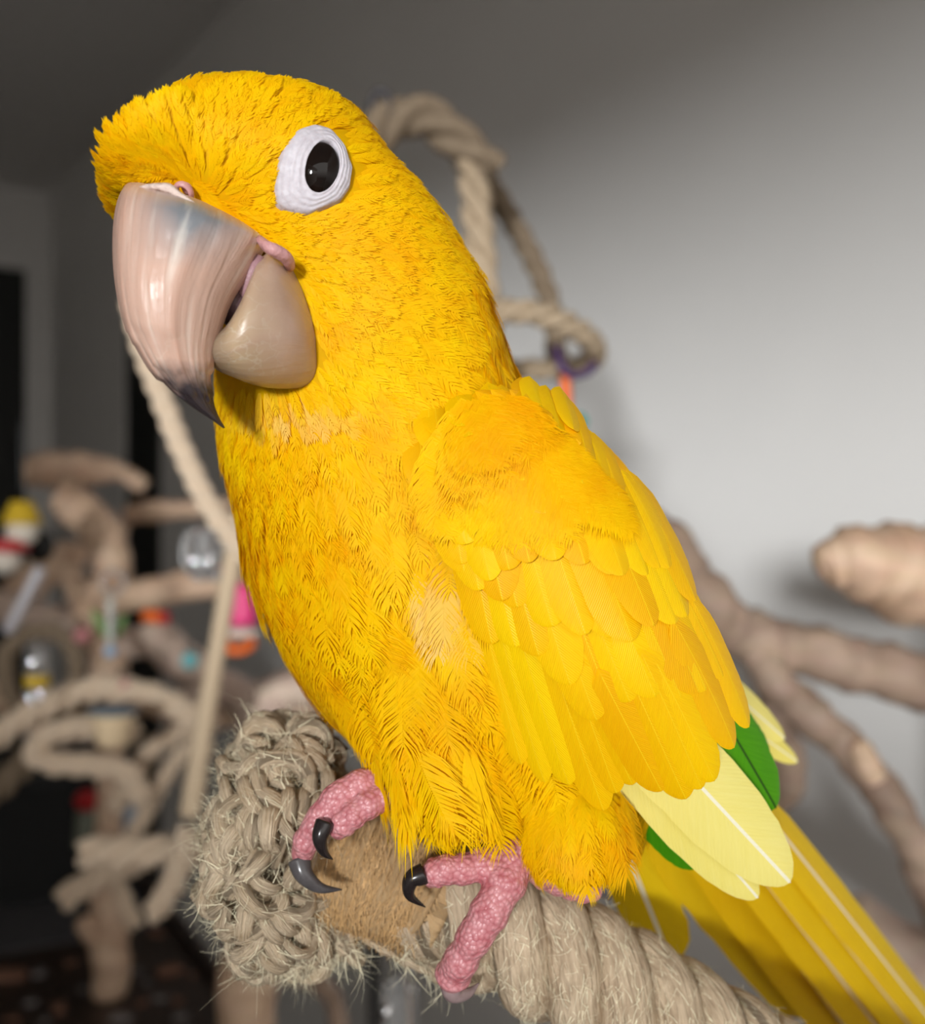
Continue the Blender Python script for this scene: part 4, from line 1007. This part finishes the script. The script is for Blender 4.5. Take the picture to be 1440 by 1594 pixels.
# the rope swing behind the head
rope_thing('rope_swing_top', [(440,395,.62,34),(480,370,.62),(525,300,.62),(560,240,.62),(605,192,.62),(655,180,.62),(700,208,.62),(742,250,.62),(765,270,.62)], M['rope_brown'], 'brown twisted rope arch over the pale hanging rope behind the head', 'rope swing')
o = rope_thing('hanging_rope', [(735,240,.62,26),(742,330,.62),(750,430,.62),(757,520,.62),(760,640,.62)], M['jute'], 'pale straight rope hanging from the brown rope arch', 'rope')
rope_thing('hanging_rope', [(752,270,.70,18),(785,325,.70),(825,395,.70),(852,460,.70),(864,520,.70),(866,580,.70)], M['rope_brown'], 'thin brown rope slanting down to the rope hoop', 'rope')
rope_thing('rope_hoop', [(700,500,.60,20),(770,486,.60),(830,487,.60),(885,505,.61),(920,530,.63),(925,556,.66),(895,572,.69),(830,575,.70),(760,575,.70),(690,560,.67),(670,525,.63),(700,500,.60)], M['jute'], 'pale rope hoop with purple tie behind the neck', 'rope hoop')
C = catmull(np.array([V(585, 205, .615), V(578, 165, .615), V(588, 142, .615), V(604, 150, .615), V(606, 185, .615)]), 20); v, f, uv = tube(C, .0022, 8); tag(obj('hook', v, f, plain('dark_hook', (.05, .045, .05), .4, .2, 60), None), 'dark metal hook on top of the brown rope arch', 'hook')
toy = empty('strip_toy', V(885, 560, .655)); tag(toy, 'orange strip with purple tie and teal bead hanging from the rope hoop', 'bird toy')
PUR = plain('purple_plastic', (.07, .035, .11), .5, .2, 80); ORA = plain('orange_plastic', (.85, .16, .02), .4, .12, 80); TEA = plain('teal_plastic', (.05, .30, .24), .4, .2, 80)
C = catmull(np.array([V(866, 540, .64), V(872, 566, .635), V(890, 584, .635), V(912, 580, .64), V(926, 566, .645)]), 24); v, f, uv = tube(C, .0024, 10, lump=.1); obj('tie', v, f, PUR, toy)
v, f, uv = tube(catmull(np.array([V(880, 578, .642), V(881, 610, .642), V(883, 650, .642)]), 12), .0034, 4); obj('strip', v, f, ORA, toy)
v, f = px_ell(900, 656, .645, 16, 14, .006); obj('bead', v, f, TEA, toy)

# ---- toys on the other side
PIN = plain('pink_plastic', (.72, .05, .20), .4, .15, 80); RED = plain('red_plastic', (.42, .012, .015), .4, .2, 80); CRM = plain('cream_wood', (.68, .52, .33), .6, .12, 80)
YEL = plain('yellow_plastic', (.55, .36, .02), .5, .2, 80); BLU = plain('blue_plastic', (.25, .38, .55), .5, .15, 80); WHT = plain('off_white', (.62, .56, .48), .6, .1, 80); GRN = plain('green_plastic', (.10, .20, .05), .5, .2, 80); ROS = plain('rose_plastic', (.45, .18, .18), .5, .2, 80); TUR = plain('turquoise_plastic', (.15, .40, .42), .4, .2, 80); SLT = plain('slate_plastic', (.14, .17, .20), .5, .2, 80)
CLR = plain('clear_acrylic', (.92, .93, .94), .05, .01, 20, trans=.9, ior=1.3, spec=.5)
MET = plain('polished_metal', (.85, .86, .88), .12, .03, 40, metal=1.0)
def cyl(px, y0, y1, z, r0, r1, ns=20):
    q = np.linspace(0, 1, 6); C = np.array([V(px, y0 + (y1 - y0) * t, z) for t in q]); R = (r0 + (r1 - r0) * q) * z / F; R = R.copy(); return tube(C, R, ns)
def ringm(px, py, z, R, r, nrm, ns=12, nR=36):
    c = V(px, py, z); n = norm(np.array(nrm, float)); a = norm(np.cross(n, (0.1, .2, 1.))); b = np.cross(n, a); k = z / F
    t = np.linspace(0, 2 * PI, nR + 1); C = c + R * k * (np.cos(t)[:, None] * a + np.sin(t)[:, None] * b); return tube(C, r * k, ns, caps=False)
def toy_part(name, g, m, par): return obj(name, g[0], g[1], m, par)
t1 = empty('bead_toy', V(30, 880, 1.05)); tag(t1, 'hanging toy of cream wooden balls with yellow cap and red disc', 'bird toy')
toy_part('cap', cyl(34, 780, 815, 1.05, 16, 32), YEL, t1); toy_part('ball', px_ell(34, 828, 1.05, 25, 22, .014), WHT, t1); toy_part('disc', cyl(10, 840, 858, 1.05, 34, 34), RED, t1); toy_part('ball', px_ell(8, 872, 1.05, 24, 22, .014), WHT, t1); toy_part('cap', px_ell(62, 850, 1.10, 22, 26, .014), M['black'], t1)
toy_part('cord', cyl(34, 640, 782, 1.05, 3, 3, 8), M['black'], t1)
v, f, uv = tube(catmull(np.array([V(64, 884, .9), V(40, 930, .9), V(12, 984, .9)]), 8), .0055, 4); tag(obj('acrylic_strip', v, f, plain('frosted_strip', (.55, .52, .54), .3, .1, 50, trans=.35), None), 'slanting frosted acrylic strip next to the bead toy', 'acrylic strip')
t2 = empty('acrylic_rod_toy', V(172, 900, .92)); tag(t2, 'hanging clear acrylic rod with blue bead and green leaves', 'bird toy')
toy_part('rod', cyl(172, 930, 1012, .92, 6, 6, 12), plain('frosted_rod', (.62, .63, .58), .2, .06, 50, trans=.4), t2); toy_part('bead', px_ell(172, 1014, .92, 10, 9, .005), BLU, t2); toy_part('ring', ringm(176, 906, .92, 17, 3.5, (.2, -1, 0)), CLR, t2)
toy_part('leaf', px_ell(155, 970, .93, 7, 24, .002, .5), GRN, t2); toy_part('leaf', px_ell(187, 975, .93, 6, 20, .002, -.4), GRN, t2)
t3 = empty('ball_toy', V(54, 1080, .95)); tag(t3, 'clear ball toy with bright metal bell and yellow band', 'bird toy')
toy_part('bell', px_ell(53, 1030, .95, 14, 16, .008), MET, t3); toy_part('band', cyl(58, 1050, 1068, .95, 19, 19), YEL, t3); toy_part('ring', ringm(55, 1084, .95, 9, 3, (0, -1, .1)), MET, t3); toy_part('dome', cyl(58, 1005, 1050, .95, 8, 18), CLR, t3)
t4 = empty('acrylic_ring_toy', V(325, 880, .8)); tag(t4, 'clear shiny acrylic rings beside the slanting dowel', 'bird toy')
for dx in (0, 24): toy_part('ring', ringm(312 + dx, 862, .8, 34, 9, (1, -.45, .1)), CLR, t4)
for dx in (0, 24): toy_part('bell', px_ell(303 + dx, 875, .79, 9, 20, .005, -.35), MET, t4)
t5 = empty('cup_toy', V(376, 1010, .9)); tag(t5, 'hot pink cup with orange ring hanging behind the breast', 'bird toy')
toy_part('cup', cyl(378, 908, 972, .9, 16, 24), PIN, t5); toy_part('saucer', px_ell(372, 985, .9, 34, 10, .012), WHT, t5); toy_part('ring', ringm(372, 1002, .9, 20, 7, (0, -.5, 1)), ORA, t5); toy_part('cord', cyl(378, 760, 910, .9, 2.5, 2.5, 8), M['black'], t5)
t6 = empty('bead_string', V(245, 962, 1.1)); tag(t6, 'orange and red beads under the level branch', 'bird toy')
for i, (x, m) in enumerate([(228, ORA), (242, ORA), (256, RED)]): toy_part('bead', px_ell(x, 958 + 2 * i, 1.1, 9, 11, .006), m, t6)
t7 = empty('cream_cup', V(178, 1160, .94)); tag(t7, 'cream cup with slate blue lid in the rope bend', 'cup')
toy_part('cup', cyl(176, 1112, 1160, .94, 34, 24), CRM, t7); toy_part('lid', px_ell(176, 1106, .94, 40, 10, .018), SLT, t7)
t8 = empty('jar', V(134, 1330, 1.55)); tag(t8, 'small jar with red lid beside the play stand post', 'jar')
toy_part('lid', px_ell(136, 1246, 1.3, 20, 17, .013), RED, t8); toy_part('body', cyl(134, 1262, 1318, 1.3, 15, 19), plain('jar_green', (.16, .17, .13), .2, .2, 60), t8)
o = obj('acrylic_tube', *cyl(206, 1205, 1290, 1.1, 12, 12)[:2], plain('pale_blue_acrylic', (.42, .50, .60), .2, .05, 50, trans=.3), None); tag(o, 'pale blue acrylic tube next to the play stand post', 'acrylic tube')
for (x, y, m, lb) in [(296, 1028, TUR, 'turquoise bead under the level branch'), (128, 988, ROS, 'dusty rose bead beside the acrylic rod'), (192, 1066, ROS, 'dusty rose bead above the cream cup')]:
    g = px_ell(x, y, 1.0, 14, 14, .008); h = ringm(x, y - 16, 1.0, 6, 2, (0, -1, 0)); b = empty('bead', V(x, y, 1.0)); tag(b, lb, 'bead'); toy_part('ball', g, m, b); toy_part('ring', h, M['black'], b)
# clear tube and ring below the perch
t9 = empty('acrylic_bell', V(622, 1650, .5)); tag(t9, 'clear ribbed acrylic bell hanging under the jute perch', 'bird toy')
q = np.linspace(0, 1, 40); C = np.array([V(622, 1520 + 120 * t, .5) for t in q]); v, f, uv = tube(C, (28 * np.minimum(1, (q / .18 + .05)) ** .5 + 1.2 * np.sin(q * 60)) * .5 / F, 24); toy_part('bell', (v, f), CLR, t9); toy_part('clapper', px_ell(602, 1575, .49, 10, 18, .004, -.15), MET, t9)
toy_part('ring', ringm(648, 1474, .40, 16, 4.5, (.3, -1, .2)), CLR, t9); toy_part('chain', cyl(640, 1490, 1524, .45, 3, 3, 8), MET, t9)
o = branch(None, 'floor_pole', [(583, 797 + 1.5 / 1.6 * F, 1.6, 9), (583, 1800, 1.6, 9), (583, 1500, 1.6, 9), (583, 1330, 1.6, 9)], plain('dark_pole', (.03, .03, .032), .4, .2, 30), lump=0); tag(o, 'dark slim floor pole beyond the acrylic bell', 'pole')

# litter on the table: wooden chips and toy scraps
def on_table(px, py): z = (CAM_H - TOP) * F / (py - 797); return V(px, py, z)
cv, cf = box(-.5, .5, -.3, .3, 0, .25); cv = [(x * (1 + .3 * y), y * (1 - .4 * x), z) for x, y, z in cv]
CHB = make_mesh('wood_chip', cv, cf, plain('chip_brown', (.22, .11, .07), .6, .3, 60), False); CHG = make_mesh('wood_chip_grey', cv, cf, plain('chip_grey', (.22, .20, .20), .5, .3, 60), False)
for i, (x, y, s_, m) in enumerate([(15,1522,.05,0),(62,1516,.025,1),(48,1562,.02,1),(92,1572,.03,0),(210,1512,.018,1),(228,1530,.014,1),(262,1514,.04,0),(243,1454,.03,0),(222,1562,.018,0),(248,1556,.02,1),(276,1560,.018,0),(188,1588,.03,1),(130,1540,.014,1),(20,1588,.02,0),(300,1520,.016,0),(110,1500,.02,0),(70,1590,.016,1),(280,1585,.02,1)]):
    o = bpy.data.objects.new('wood_chip', CHG if m else CHB); COL.objects.link(o); o.location = on_table(x, y); o.location.z = TOP; o.scale = (s_ * .65, s_ * .65, s_ * .5); o.rotation_euler = (0, 0, i * 1.7)
    tag(o, 'grey wood chip lying on the dark brown table' if m else 'reddish brown wood chip lying on the dark brown table', 'wood chip', 'wood chips scattered on the table')
for (x, y, m, lb) in [(40, 1345, RED, 'small red block on the grey mat before the speaker'), (12, 1348, ORA, 'small orange block on the grey mat before the speaker'), (78, 1350, GRN, 'small green block on the grey mat before the speaker')]:
    z = (CAM_H - TOP - .004) * F / (y + 30 - 797); p = V(x, y + 30, z); bv_, bf_ = box(p[0] - .016, p[0] + .016, p[1] - .012, p[1] + .012, TOP + .004, TOP + .03)
    o = obj('toy_block', bv_, bf_, m, None, smooth=False); bvm = o.modifiers.new('b', 'BEVEL'); bvm.width = .004; bvm.segments = 2; tag(o, lb, 'toy block')
